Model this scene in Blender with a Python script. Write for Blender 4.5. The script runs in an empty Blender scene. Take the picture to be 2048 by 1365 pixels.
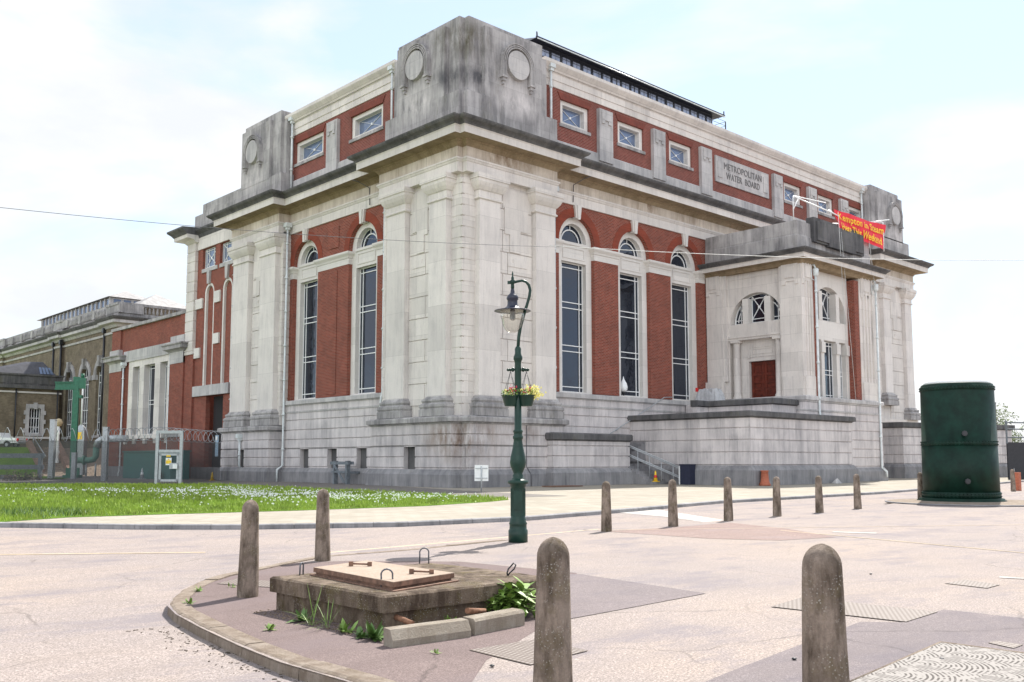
import bpy, bmesh, math, random
from math import pi, sin, cos, radians, sqrt, atan2
from mathutils import Vector, geometry
random.seed(7)
SC = bpy.context.scene
COL = SC.collection
# ---------------------------------------------------------------- camera
# World axes: x runs along the long right-hand facade (away from the near corner),
# y along the short left-hand facade, z up; origin at the near corner of the plinth.
CAMX, CAMY, EYE = -35.048, -42.147, 1.55
FX, FY = 0.68072, 0.73254          # viewing direction on the ground
RX, RY = 0.73254, -0.68072         # to the right of the camera on the ground
def S(x, y):                        # surveyed from the camera standpoint (right, forward) -> world
    return (CAMX + x*RX + y*FX, CAMY + x*RY + y*FY)
cd = bpy.data.cameras.new('camera'); cam = bpy.data.objects.new('camera', cd); COL.objects.link(cam)
cam.location = (CAMX, CAMY, EYE)
cam.rotation_euler = (radians(90+5.493), 0, atan2(-FX, FY))
cd.sensor_width = 36; cd.lens = 1903/2048*36; cd.shift_y = 56.5/2048
cd.clip_start = .1; cd.clip_end = 3000
SC.camera = cam
# ---------------------------------------------------------------- light
SUN_EL, SUN_AZ = radians(51), radians(27)      # azimuth to the right of the viewing direction
sx = sin(SUN_AZ)*RX + cos(SUN_AZ)*FX; sy = sin(SUN_AZ)*RY + cos(SUN_AZ)*FY
sd = Vector((sx*cos(SUN_EL), sy*cos(SUN_EL), sin(SUN_EL)))
ld = bpy.data.lights.new('sun', 'SUN'); ld.energy = 3.9; ld.angle = radians(.53); ld.color = (1, .955, .88)
sun = bpy.data.objects.new('sun', ld); COL.objects.link(sun); sun.rotation_euler = sd.to_track_quat('Z', 'Y').to_euler()
sun.location = (0, 0, 80)
W = bpy.data.worlds.new('World'); SC.world = W; W.use_nodes = True
wt = W.node_tree; wt.nodes.clear(); WN = wt.nodes.new; WL = wt.links.new
sky = WN('ShaderNodeTexSky'); sky.sky_type = 'NISHITA'; sky.sun_disc = False
sky.sun_elevation = SUN_EL; sky.sun_rotation = atan2(sx, sy); sky.dust_density = .2; sky.air_density = 1.0
tc = WN('ShaderNodeTexCoord'); mp = WN('ShaderNodeMapping'); mp.inputs['Scale'].default_value = (1, 1, 2.3)
mp.inputs['Location'].default_value = (3.9, .2, .9)
WL(tc.outputs['Generated'], mp.inputs['Vector'])
n1 = WN('ShaderNodeTexNoise'); n1.inputs['Scale'].default_value = 2.1; n1.inputs['Detail'].default_value = 9
n1.inputs['Roughness'].default_value = .52; n1.inputs['Distortion'].default_value = .35
WL(mp.outputs[0], n1.inputs['Vector'])
rp = WN('ShaderNodeValToRGB'); rp.color_ramp.elements[0].position = .43; rp.color_ramp.elements[1].position = .55
WL(n1.outputs['Fac'], rp.inputs['Fac'])
bg1 = WN('ShaderNodeBackground'); bg1.inputs['Strength'].default_value = .05
bg2 = WN('ShaderNodeBackground')
n2 = WN('ShaderNodeTexNoise'); n2.inputs['Scale'].default_value = 4.5; n2.inputs['Detail'].default_value = 8; n2.inputs['Roughness'].default_value = .55
WL(mp.outputs[0], n2.inputs['Vector'])
r2 = WN('ShaderNodeValToRGB'); r2.color_ramp.elements[0].position = .38; r2.color_ramp.elements[1].position = .60
r2.color_ramp.elements[0].color = (.43, .445, .465, 1); r2.color_ramp.elements[1].color = (.50, .50, .505, 1)
WL(n2.outputs['Fac'], r2.inputs['Fac']); WL(r2.outputs[0], bg2.inputs['Color'])
# clouds behind the camera, opposite the sun, brightened to fill the shaded facades
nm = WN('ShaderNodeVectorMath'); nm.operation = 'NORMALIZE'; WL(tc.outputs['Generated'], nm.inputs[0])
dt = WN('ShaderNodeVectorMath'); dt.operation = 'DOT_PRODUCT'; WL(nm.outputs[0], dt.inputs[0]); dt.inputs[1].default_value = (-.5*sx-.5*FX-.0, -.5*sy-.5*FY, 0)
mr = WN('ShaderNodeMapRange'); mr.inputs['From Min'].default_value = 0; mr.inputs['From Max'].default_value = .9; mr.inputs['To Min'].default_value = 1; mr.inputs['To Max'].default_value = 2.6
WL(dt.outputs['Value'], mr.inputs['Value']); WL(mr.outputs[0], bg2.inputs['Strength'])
hz = WN('ShaderNodeBackground'); hz.inputs['Color'].default_value = (.80, .90, 1, 1); hz.inputs['Strength'].default_value = .285
add = WN('ShaderNodeAddShader'); WL(sky.outputs[0], bg1.inputs['Color']); WL(bg1.outputs[0], add.inputs[0]); WL(hz.outputs[0], add.inputs[1])
mx = WN('ShaderNodeMixShader'); wo = WN('ShaderNodeOutputWorld')
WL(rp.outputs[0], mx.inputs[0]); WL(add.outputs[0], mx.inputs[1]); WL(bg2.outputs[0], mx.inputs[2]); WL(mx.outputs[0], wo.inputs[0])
SC.view_settings.view_transform = 'Standard'; SC.view_settings.look = 'None'
SC.view_settings.exposure = 1.12; SC.view_settings.gamma = 1
# ---------------------------------------------------------------- materials
def mat(name):
    m = bpy.data.materials.new(name); m.use_nodes = True; nt = m.node_tree
    b = nt.nodes['Principled BSDF']; return m, nt, b
def nd(nt, t, **k):
    n = nt.nodes.new(t)
    for a, v in k.items():
        if a in n.inputs: n.inputs[a].default_value = v
        else: setattr(n, a, v)
    return n
def rgba(c): return (c[0], c[1], c[2], 1)
def coords(nt, kind='Object', scale=(1, 1, 1), rot=(0, 0, 0)):
    t = nd(nt, 'ShaderNodeTexCoord'); m = nd(nt, 'ShaderNodeMapping'); m.inputs['Scale'].default_value = scale
    m.inputs['Rotation'].default_value = rot
    nt.links.new(t.outputs[kind], m.inputs['Vector']); return m.outputs[0]
def noise(nt, vec, scale, lo, hi, detail=5, rough=.6, dist=0):
    n = nd(nt, 'ShaderNodeTexNoise', Scale=scale, Detail=detail, Roughness=rough, Distortion=dist)
    nt.links.new(vec, n.inputs['Vector'])
    r = nd(nt, 'ShaderNodeMapRange'); r.inputs['From Min'].default_value = lo; r.inputs['From Max'].default_value = hi
    nt.links.new(n.outputs['Fac'], r.inputs['Value']); return r.outputs[0]
def mixc(nt, fac, a, b, blend='MIX'):
    m = nd(nt, 'ShaderNodeMix', data_type='RGBA', blend_type=blend)
    for i, s in ((0, fac), (6, a), (7, b)):
        if isinstance(s, (int, float)): m.inputs[i].default_value = s
        elif isinstance(s, tuple): m.inputs[i].default_value = rgba(s)
        else: nt.links.new(s, m.inputs[i])
    return m.outputs[2]
def mul(nt, a, k):
    m = nd(nt, 'ShaderNodeMath', operation='MULTIPLY')
    nt.links.new(a, m.inputs[0])
    if isinstance(k, (int, float)): m.inputs[1].default_value = k
    else: nt.links.new(k, m.inputs[1])
    return m.outputs[0]
def bump(nt, b, h, dist=.02, strength=.5):
    n = nd(nt, 'ShaderNodeBump', Strength=strength, Distance=dist); nt.links.new(h, n.inputs['Height'])
    nt.links.new(n.outputs[0], b.inputs['Normal'])
def plain(name, c, rough=.6, metal=0, var=.12, vs=6, spec=.5):
    m, nt, b = mat(name); v = coords(nt)
    f = noise(nt, v, vs, .35, .65)
    col = mixc(nt, f, tuple(x*(1-var) for x in c), tuple(min(1, x*(1+var)) for x in c))
    nt.links.new(col, b.inputs['Base Color']); b.inputs['Roughness'].default_value = rough; b.inputs['Metallic'].default_value = metal
    b.inputs['Specular IOR Level'].default_value = spec
    return m
def ashlar(name, base, dark, amount=.3, bw=1.35, bh=.66, joint=.012, jdark=.45, lo=.48, hi=.75, moss=0, stain=None, blockvar=.09):
    """Portland stone: block to block variation, fine joints, soot running down in streaks."""
    m, nt, b = mat(name)
    uv = coords(nt, 'UV')
    br = nd(nt, 'ShaderNodeTexBrick', offset=.5, **{'Scale': 1, 'Mortar Size': joint, 'Mortar Smooth': .3, 'Brick Width': bw, 'Row Height': bh})
    br.inputs['Color1'].default_value = rgba((0, 0, 0)); br.inputs['Color2'].default_value = rgba((1, 1, 1)); br.inputs['Mortar'].default_value = (.5, .5, .5, 1)
    nt.links.new(uv, br.inputs['Vector'])
    c0 = mixc(nt, br.outputs['Color'], tuple(x*(1-blockvar) for x in base), tuple(min(1, x*(1+blockvar)) for x in base))
    ob = coords(nt, 'Object', (1.0, 1.0, .13))
    st = noise(nt, ob, 1.5, lo, hi, 9, .74)
    dr = noise(nt, coords(nt, 'Object', (3.4, 3.4, .22)), 1.7, .52, .64, 9, .72)
    ob2 = coords(nt, 'Object')
    pt = noise(nt, ob2, .55, .40, .66, 4, .6)
    fine = noise(nt, ob2, 9, .3, .7, 6, .7)
    f = nd(nt, 'ShaderNodeMath', operation='MULTIPLY_ADD'); nt.links.new(pt, f.inputs[0]); f.inputs[1].default_value = .6; f.inputs[2].default_value = .4
    f2 = mul(nt, mul(nt, st, f.outputs[0]), amount)
    c1 = mixc(nt, f2, c0, dark)
    c1 = mixc(nt, mul(nt, mul(nt, dr, f.outputs[0]), amount*.65), c1, dark)
    c1 = mixc(nt, mul(nt, pt, amount*.45), c1, tuple(.5*(x+y) for x, y in zip(base, dark)))
    c2 = mixc(nt, mul(nt, fine, .16), c1, tuple(x*.55 for x in base))
    if moss:
        ms = noise(nt, coords(nt, 'Object', (1, 1, .35)), 1.1, .56, .68, 8, .75)
        c2 = mixc(nt, mul(nt, ms, moss), c2, (.09, .085, .03))
    if stain:
        for (cx, cy, cz, rr, colr) in stain:
            g = nd(nt, 'ShaderNodeTexCoord'); d = nd(nt, 'ShaderNodeVectorMath', operation='DISTANCE')
            mm = nd(nt, 'ShaderNodeMapping'); mm.inputs['Scale'].default_value = (1, 1, 1.9); nt.links.new(g.outputs['Object'], mm.inputs['Vector'])
            nt.links.new(mm.outputs[0], d.inputs[0]); d.inputs[1].default_value = (cx, cy, cz*1.9)
            r = nd(nt, 'ShaderNodeMapRange'); r.inputs['From Min'].default_value = rr; r.inputs['From Max'].default_value = rr*.25
            nt.links.new(d.outputs['Value'], r.inputs['Value'])
            ns = noise(nt, coords(nt, 'Object', (1, 1, .4)), 1.3, .40, .62, 8, .7)
            c2 = mixc(nt, mul(nt, mul(nt, r.outputs[0], ns), .92), c2, colr)
    jm = mul(nt, br.outputs['Fac'], jdark)
    c3 = mixc(nt, jm, c2, tuple(x*.35 for x in base))
    nt.links.new(c3, b.inputs['Base Color']); b.inputs['Roughness'].default_value = .88
    b.inputs['Specular IOR Level'].default_value = .25
    bump(nt, b, fine, .015, .35)
    return m
def brickm(name, c1, c2, mortar, bw=.30, bh=.105, ms=.013, dirt=.3, dirtc=(.06, .04, .035), fam=.5):
    m, nt, b = mat(name); uv = coords(nt, 'UV')
    br = nd(nt, 'ShaderNodeTexBrick', offset=.5, **{'Scale': 1, 'Mortar Size': ms, 'Mortar Smooth': .2, 'Bias': 0, 'Brick Width': bw, 'Row Height': bh})
    br.inputs['Color1'].default_value = rgba(c1); br.inputs['Color2'].default_value = rgba(c2); br.inputs['Mortar'].default_value = rgba(mortar)
    nt.links.new(uv, br.inputs['Vector'])
    ob = coords(nt, 'Object'); f = noise(nt, ob, .9, .40, .64, 8, .7)
    c = mixc(nt, mul(nt, f, dirt), br.outputs['Color'], dirtc)
    g = noise(nt, coords(nt, 'Object', (1, 1, 2.5)), 3.5, .35, .7, 5, .6)
    c = mixc(nt, mul(nt, g, .22), c, tuple(x*1.35 for x in c1))
    nt.links.new(c, b.inputs['Base Color']); b.inputs['Roughness'].default_value = .85; b.inputs['Specular IOR Level'].default_value = .2
    bump(nt, b, br.outputs['Fac'], .006, -.6)
    return m
BROWN = (.17, .105, .065)
M = {}
M['stone'] = ashlar('portland_stone', (.71, .665, .625), (.27, .255, .26), .6, bw=2.6, bh=1.33, joint=.010, blockvar=.10)
M['pil'] = ashlar('pilaster_stone', (.72, .675, .64), (.31, .295, .30), .6, bw=9, bh=2.72, joint=.010, blockvar=.09)
M['stone_c'] = ashlar('portland_stone_courses', (.68, .635, .625), (.15, .145, .165), .8, bw=1.9, bh=9, lo=.42, hi=.68,
                      stain=[(.8, .8, 2.9, 3.4, BROWN), (5, 0, 3.2, 1.6, BROWN)])
M['frieze'] = ashlar('frieze_stone', (.67, .60, .52), (.24, .17, .11), .85, bw=1.5, bh=9, lo=.42, hi=.66, joint=.009,
                     stain=[(4.2, .3, 20.2, 3.0, (.21, .14, .085)), (19, 1.3, 20.3, 2.2, (.2, .13, .08)), (24, 1.3, 20.3, 1.6, (.2, .13, .08))])
M['soffit'] = ashlar('soffit_stone', (.36, .28, .185), (.13, .09, .05), .85, bw=1.1, bh=9, lo=.36, hi=.62, moss=.35)  # brown staining, with the shading of the underside also put into the colour
M['weather'] = ashlar('weathered_stone', (.47, .45, .445), (.06, .059, .068), .85, bw=1.9, bh=1.0, lo=.40, hi=.60, moss=.25, blockvar=.13, joint=.008,
    stain=[(5.05, .6, 24.3, 2.6, (.66, .62, .61)), (.6, 5.15, 24.3, 2.6, (.66, .62, .61)), (.6, 26.7, 24.1, 2.4, (.62, .58, .57)), (57.3, .6, 24, 2.6, (.62, .58, .57)), (1.0, 1.4, 27.6, 2.8, (.09, .08, .05)), (2.2, .9, 25.2, 1.8, (.08, .08, .09)), (.9, 2.2, 25.2, 1.8, (.08, .08, .09))])
M['weatherl'] = ashlar('weathered_pilaster_stone', (.55, .53, .52), (.13, .135, .155), .85, bw=3, bh=.9, lo=.42, hi=.68, moss=.12)
M['soot_and_shade'] = ashlar('soot_and_shade_stone', (.17, .165, .165), (.025, .026, .032), .95, bw=1.5, bh=9, lo=.34, hi=.6, moss=.35)  # soot on copings and crowns; also painted shade in the basement openings
M['foot'] = ashlar('plinth_foot_stone', (.34, .33, .335), (.075, .08, .095), .95, bw=1.6, bh=9, lo=.36, hi=.64, moss=.12)
M['trim'] = ashlar('white_window_stone', (.70, .67, .635), (.42, .40, .38), .4, bw=9, bh=1.2, joint=.006)
M['brick'] = brickm('red_brick', (.175, .036, .022), (.29, .070, .042), (.30, .20, .165))
M['brick2'] = brickm('red_brick_upper', (.175, .042, .031), (.255, .068, .051), (.31, .2, .17), dirt=.35)
M['rubbed'] = brickm('rubbed_orange_brick', (.215, .046, .026), (.265, .058, .034), (.25, .12, .09), bw=9, bh=.08, ms=.003, dirt=.35)
M['soldier'] = brickm('dark_brick_arch', (.20, .055, .04), (.26, .07, .05), (.13, .07, .06), bw=.075, bh=.6, ms=.006, dirt=.4)
M['stock'] = brickm('yellow_stock_brick', (.165, .13, .09), (.25, .20, .135), (.2, .18, .15), dirt=.6, dirtc=(.06, .05, .04))
M['paint'] = plain('white_paint', (.78, .79, .79), .4, var=.05)
M['pipe'] = plain('pale_grey_pipe_paint', (.62, .655, .66), .4, var=.12, vs=3)
M['dark'] = plain('dark_void', (.02, .02, .022), .9, var=.1)
M['blackm'] = plain('black_metal', (.02, .021, .026), .4)
M['lantern'] = plain('dark_slate_metal', (.022, .024, .036), .45, var=.2)
M['slate'] = plain('grey_slate_roof', (.26, .25, .25), .6, var=.25, vs=2)
M['slated'] = plain('dark_slate_roof', (.07, .07, .085), .5, var=.2, vs=2)
M['green'] = plain('green_cast_iron_paint', (.0075, .034, .024), .38, var=.25, vs=4, spec=.35)
M['hood'] = plain('navy_lamp_hood_paint', (.018, .022, .042), .35, var=.15)
M['tank'] = plain('dark_green_tank_paint', (.004, .022, .0145), .5, var=.35, vs=2.2, spec=.2)
M['galv'] = plain('galvanised_steel', (.40, .42, .44), .45, .35, var=.12, vs=8)
M['bluegrey'] = plain('blue_grey_timber', (.15, .17, .19), .7, var=.25, vs=5)
M['rust'] = plain('rusty_plate_edge', (.17, .095, .065), .8, var=.4, vs=14)
M['red'] = plain('red_door_paint', (.20, .018, .012), .5, var=.15)
M['wood'] = plain('mahogany_door', (.115, .020, .010), .42, var=.35, vs=3)
M['cabinet'] = plain('teal_cabinet_paint', (.035, .135, .13), .5)
M['brightg'] = plain('bright_green_paint', (.018, .13, .075), .5, var=.2)
M['shard'] = plain('dull_terracotta', (.22, .11, .065), .9, var=.3, vs=25)
M['loop'] = plain('dull_steel_rod', (.10, .105, .12), .5, .3, var=.3, vs=20)
M['terra'] = plain('terracotta', (.40, .12, .065), .75, var=.2, vs=12)
M['orange'] = plain('orange_brick_wall', (.50, .13, .045), .85)
M['yellow'] = plain('yellow_plastic', (.85, .55, .03), .5)
M['redp'] = plain('red_plastic', (.65, .03, .03), .5)
M['navy'] = plain('navy_bin', (.018, .022, .05), .5)
M['rubber'] = plain('black_rubber', (.02, .02, .02), .8)
M['carwhite'] = plain('white_car_paint', (.75, .76, .77), .25, var=.02)
M['tarp'] = plain('grey_tarpaulin', (.45, .46, .48), .5, var=.12, vs=5)
M['cable'] = plain('pale_cable', (.55, .55, .53), .6)
M['cabled'] = plain('dark_cable', (.10, .10, .11), .6)
M['leaf1'] = plain('young_leaf', (.16, .26, .05), .5, var=.35, vs=9)
M['leaf2'] = plain('dark_leaf', (.075, .15, .03), .5, var=.35, vs=7)
M['leaf3'] = plain('far_tree_leaf', (.16, .20, .08), .7, var=.35, vs=.5)
M['bark'] = plain('bark', (.09, .07, .05), .9, var=.3)
M['petaly'] = plain('pale_yellow_petals', (.80, .74, .25), .6, var=.15)
M['petalr'] = plain('crimson_petals', (.50, .03, .07), .6, var=.3)
M['petalw'] = plain('white_petals', (.85, .85, .85), .6, var=.05)
M['letter'] = plain('dark_incised_letter', (.17, .165, .165), .9)
M['banner'] = plain('red_banner_cloth', (.75, .022, .045), .6, var=.12, vs=2)
M['bannert'] = plain('yellow_banner_letters', (.90, .55, .02), .6)
M['ceramic'] = plain('opal_globe', (.82, .84, .86), .2, var=.03)
M['dirt'] = plain('dry_earth', (.22, .165, .12), .95, var=.35, vs=3)
M['fencew'] = plain('black_boarded_fence', (.035, .035, .04), .8)
def concrete(name, base, spots=.6, scale=38, dark=(.10, .085, .065), moss=(.15, .12, .04), mossa=.5):
    m, nt, b = mat(name); v = coords(nt)
    a = noise(nt, coords(nt, 'Object', (1, 1, .35)), 5, .42, .60, 8, .72)
    c = mixc(nt, a, base, dark); big = noise(nt, v, 2.2, .46, .58, 6, .7); c = mixc(nt, mul(nt, big, .45), c, dark)
    ms = noise(nt, v, 4.2, .5, .66, 6, .7); c = mixc(nt, mul(nt, ms, mossa), c, moss)
    vo = nd(nt, 'ShaderNodeTexVoronoi', Scale=scale); nt.links.new(v, vo.inputs['Vector'])
    r = nd(nt, 'ShaderNodeMapRange'); r.inputs['From Min'].default_value = .30; r.inputs['From Max'].default_value = .2
    nt.links.new(vo.outputs['Distance'], r.inputs['Value'])
    pk = noise(nt, v, 4, .46, .58, 4); sp = mul(nt, mul(nt, r.outputs[0], pk), spots)
    c = mixc(nt, sp, c, (.62, .60, .55))
    g = noise(nt, v, 60, .35, .65, 4, .8); c = mixc(nt, mul(nt, g, .35), c, tuple(x*.45 for x in base))
    nt.links.new(c, b.inputs['Base Color']); b.inputs['Roughness'].default_value = .92; b.inputs['Specular IOR Level'].default_value = .2
    bump(nt, b, g, .012, .7); return m
M['bollard'] = concrete('lichened_concrete', (.35, .28, .23), .6, 66, dark=(.075, .055, .04))
M['block'] = concrete('old_concrete', (.27, .21, .16), .4, 48, dark=(.07, .048, .035))
M['wheelstop'] = concrete('pale_concrete', (.42, .37, .31), .15, 34, dark=(.30, .25, .20), mossa=.1)
M['kerb'] = concrete('stone_kerb', (.36, .30, .25), .2, 20, dark=(.22, .17, .13), mossa=.12)
def glassm(name, c, rough=.04, spec=.7, tint=(.62, .74, 1)):
    m, nt, b = mat(name); b.inputs['Base Color'].default_value = rgba(c); b.inputs['Roughness'].default_value = rough
    b.inputs['Specular IOR Level'].default_value = spec; b.inputs['Specular Tint'].default_value = rgba(tint)
    n = noise(nt, coords(nt), .55, 0, 1, 3); bump(nt, b, n, .05, .5); return m
M['glass'] = glassm('dark_window_glass', (.010, .013, .020), spec=.95)
M['glassl'] = glassm('sky_lit_lantern_glass', (.34, .38, .50), spec=1)  # pale base colour stands in for sky light seen through the lantern
M['glassb'] = glassm('blue_attic_glass', (.14, .18, .27), spec=1)
def clearglass():
    m, nt, b = mat('clear_lamp_glass'); nt.nodes.remove(b); o = nt.nodes['Material Output']
    t = nd(nt, 'ShaderNodeBsdfTransparent'); t.inputs['Color'].default_value = (.93, .92, .88, 1); g = nd(nt, 'ShaderNodeBsdfGlossy', Roughness=.05)
    lw = nd(nt, 'ShaderNodeLayerWeight', Blend=.35); mxs = nd(nt, 'ShaderNodeMixShader')
    nt.links.new(mul(nt, lw.outputs['Facing'], .55), mxs.inputs[0]); nt.links.new(t.outputs[0], mxs.inputs[1]); nt.links.new(g.outputs[0], mxs.inputs[2])
    nt.links.new(mxs.outputs[0], o.inputs['Surface']); return m
M['clear'] = clearglass()
def meshm(name, c, cell=.05, wire=.16):
    """fine welded mesh: holes are truly see-through"""
    m, nt, b = mat(name); b.inputs['Base Color'].default_value = rgba(c); o = nt.nodes['Material Output']
    uv = coords(nt, 'UV'); br = nd(nt, 'ShaderNodeTexBrick', offset=0, **{'Scale': 1, 'Mortar Size': cell*wire, 'Mortar Smooth': 0, 'Brick Width': cell, 'Row Height': cell})
    nt.links.new(uv, br.inputs['Vector']); t = nd(nt, 'ShaderNodeBsdfTransparent'); mxs = nd(nt, 'ShaderNodeMixShader')
    nt.links.new(br.outputs['Fac'], mxs.inputs[0]); nt.links.new(t.outputs[0], mxs.inputs[1]); nt.links.new(b.outputs[0], mxs.inputs[2])
    nt.links.new(mxs.outputs[0], o.inputs['Surface']); return m
M['mesh'] = meshm('dark_welded_mesh', (.05, .055, .06), .04, .17)
def ground(name, base, alt, spk=.5, s1=.35, fine=55, tint=None, rough=.9, bs=.4):
    m, nt, b = mat(name); v = coords(nt)
    a = noise(nt, v, s1, .38, .64, 8, .62, .6); c = mixc(nt, a, base, alt)
    a2 = noise(nt, coords(nt, 'Object', (1, 1, 1)), s1*5, .42, .7, 6, .65); c = mixc(nt, mul(nt, a2, .35), c, tuple(x*.72 for x in base))
    if tint: c = mixc(nt, mul(nt, noise(nt, v, .17, .5, .68, 5, .6), .6), c, tint)
    g = noise(nt, v, fine, .44, .58, 2, .8); c = mixc(nt, mul(nt, g, spk), c, tuple(x*.45 for x in base))
    g2 = noise(nt, coords(nt, 'Object', (1, 1, 1), (0, 0, .7)), fine*1.3, .52, .62, 2, .8); c = mixc(nt, mul(nt, g2, spk*.8), c, tuple(min(1, x*1.7) for x in base))
    g3 = noise(nt, v, fine*.3, .42, .62, 4, .75); c = mixc(nt, mul(nt, g3, spk*.55), c, tuple(x*.62 for x in base))
    bl = noise(nt, coords(nt, 'Object', (.5, 1, 1), (0, 0, .4)), .8, .5, .62, 9, .72); c = mixc(nt, mul(nt, bl, .7), c, (alt[0]*.72, alt[1]*.72, alt[2]*.78))
    st_ = noise(nt, coords(nt, 'Object', (.25, 2.2, 1), (0, 0, -.75)), 1.1, .5, .7, 7, .7); c = mixc(nt, mul(nt, st_, .55), c, tuple(x*.7 for x in base))
    cr = nd(nt, 'ShaderNodeTexVoronoi', feature='DISTANCE_TO_EDGE', Scale=.42); 
    dv = nd(nt, 'ShaderNodeTexNoise', Scale=1.3, Detail=6); nt.links.new(v, dv.inputs['Vector'])
    mv = nd(nt, 'ShaderNodeMix', data_type='RGBA', blend_type='ADD'); mv.inputs[0].default_value = .5; nt.links.new(v, mv.inputs[6]); nt.links.new(dv.outputs['Color'], mv.inputs[7])
    nt.links.new(mv.outputs[2], cr.inputs['Vector'])
    r = nd(nt, 'ShaderNodeMapRange'); r.inputs['From Min'].default_value = .011; r.inputs['From Max'].default_value = .002; nt.links.new(cr.outputs['Distance'], r.inputs['Value'])
    ck = mul(nt, r.outputs[0], noise(nt, v, .5, .48, .6, 3)); c = mixc(nt, mul(nt, ck, .5), c, tuple(x*.3 for x in base))
    nt.links.new(c, b.inputs['Base Color']); b.inputs['Roughness'].default_value = rough; b.inputs['Specular IOR Level'].default_value = .3
    bump(nt, b, g, .008, bs); return m
M['road'] = ground('worn_pinkish_tarmac', (.34, .285, .26), (.25, .222, .225), .85, fine=42, tint=(.42, .325, .245))
M['patch'] = ground('fresher_purple_tarmac', (.225, .188, .19), (.185, .16, .165), .7, fine=70)
M['islandm'] = ground('pink_gravel_tarmac', (.17, .125, .12), (.215, .165, .155), .75, fine=60)
M['outer'] = plain('distant_dry_ground', (.27, .24, .21), .95, var=.2, vs=.05)
M['gravelp'] = ground('loose_pink_gravel', (.26, .185, .165), (.31, .24, .22), .75, fine=30)
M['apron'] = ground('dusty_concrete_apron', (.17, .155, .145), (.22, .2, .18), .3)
M['white'] = plain('worn_white_road_paint', (.37, .345, .325), .85, var=.25, vs=3)
def pavem():
    m, nt, b = mat('concrete_block_paving'); v = coords(nt, 'Object', rot=(0, 0, .0))
    br = nd(nt, 'ShaderNodeTexBrick', offset=.5, **{'Scale': 1, 'Mortar Size': .014, 'Mortar Smooth': .2, 'Brick Width': .6, 'Row Height': .45})
    br.inputs['Color1'].default_value = (.30, .27, .225, 1); br.inputs['Color2'].default_value = (.365, .335, .285, 1); br.inputs['Mortar'].default_value = (.20, .17, .13, 1)
    nt.links.new(v, br.inputs['Vector']); a = noise(nt, v, .4, .4, .66, 7, .65); c = mixc(nt, mul(nt, a, .6), br.outputs['Color'], (.24, .215, .175))
    nt.links.new(c, b.inputs['Base Color']); b.inputs['Roughness'].default_value = .92; b.inputs['Specular IOR Level'].default_value = .2; return m
M['pave'] = pavem()

def lawnm():
    m, nt, b = mat('grass_sward'); v = coords(nt)
    a = noise(nt, v, .45, .38, .62, 8, .65); c = mixc(nt, a, (.12, .23, .022), (.19, .31, .035))
    g = noise(nt, v, 14, .35, .65, 5, .8); c = mixc(nt, mul(nt, g, .5), c, (.045, .095, .012))
    nt.links.new(c, b.inputs['Base Color']); b.inputs['Roughness'].default_value = .9; b.inputs['Specular IOR Level'].default_value = .1; bump(nt, b, g, .05, .8); return m
M['lawn'] = lawnm()
M['blade'] = plain('grass_blades', (.25, .345, .04), .6, var=.45, vs=1.2)
def rustplate():
    m, nt, b = mat('rusty_chequer_plate'); v = coords(nt)
    a = noise(nt, v, 3, .35, .65, 7, .7); c = mixc(nt, a, (.33, .265, .21), (.38, .32, .26))
    g = noise(nt, v, 40, .4, .6, 3, .8); c = mixc(nt, mul(nt, g, .3), c, (.30, .13, .06))
    nt.links.new(c, b.inputs['Base Color']); b.inputs['Roughness'].default_value = .85; bump(nt, b, g, .01, .6); return m
M['plate'] = rustplate()
def manm():
    m, nt, b = mat('worn_iron_cover'); v = coords(nt)
    w = nd(nt, 'ShaderNodeTexWave', wave_type='RINGS', rings_direction='Z', Scale=4.6, Distortion=.8)
    fr = nd(nt, 'ShaderNodeVectorMath', operation='FRACTION'); sc = nd(nt, 'ShaderNodeVectorMath', operation='SCALE'); sc.inputs['Scale'].default_value = 1.9
    nt.links.new(v, sc.inputs[0]); nt.links.new(sc.outputs[0], fr.inputs[0]); nt.links.new(fr.outputs[0], w.inputs['Vector'])
    r = nd(nt, 'ShaderNodeMapRange'); r.inputs['From Min'].default_value = .55; r.inputs['From Max'].default_value = .3; nt.links.new(w.outputs['Fac'], r.inputs['Value'])
    a = noise(nt, v, 11, .42, .5, 2); c = mixc(nt, mul(nt, r.outputs[0], a), (.27, .25, .235), (.07, .06, .055))
    nt.links.new(c, b.inputs['Base Color']); b.inputs['Roughness'].default_value = .8; b.inputs['Specular IOR Level'].default_value = .2; return m
M['manhole'] = manm()
def gratm():
    m, nt, b = mat('iron_drain_grating'); v = coords(nt)
    vo = nd(nt, 'ShaderNodeTexBrick', offset=.5, **{'Scale': 1, 'Mortar Size': .012, 'Mortar Smooth': .1, 'Brick Width': .05, 'Row Height': .05})
    vo.inputs['Color1'].default_value = (.21, .175, .165, 1); vo.inputs['Color2'].default_value = (.24, .205, .19, 1); vo.inputs['Mortar'].default_value = (.10, .075, .06, 1)
    nt.links.new(v, vo.inputs['Vector']); nt.links.new(vo.outputs['Color'], b.inputs['Base Color']); b.inputs['Roughness'].default_value = .7; return m
M['grate'] = gratm()
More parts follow.
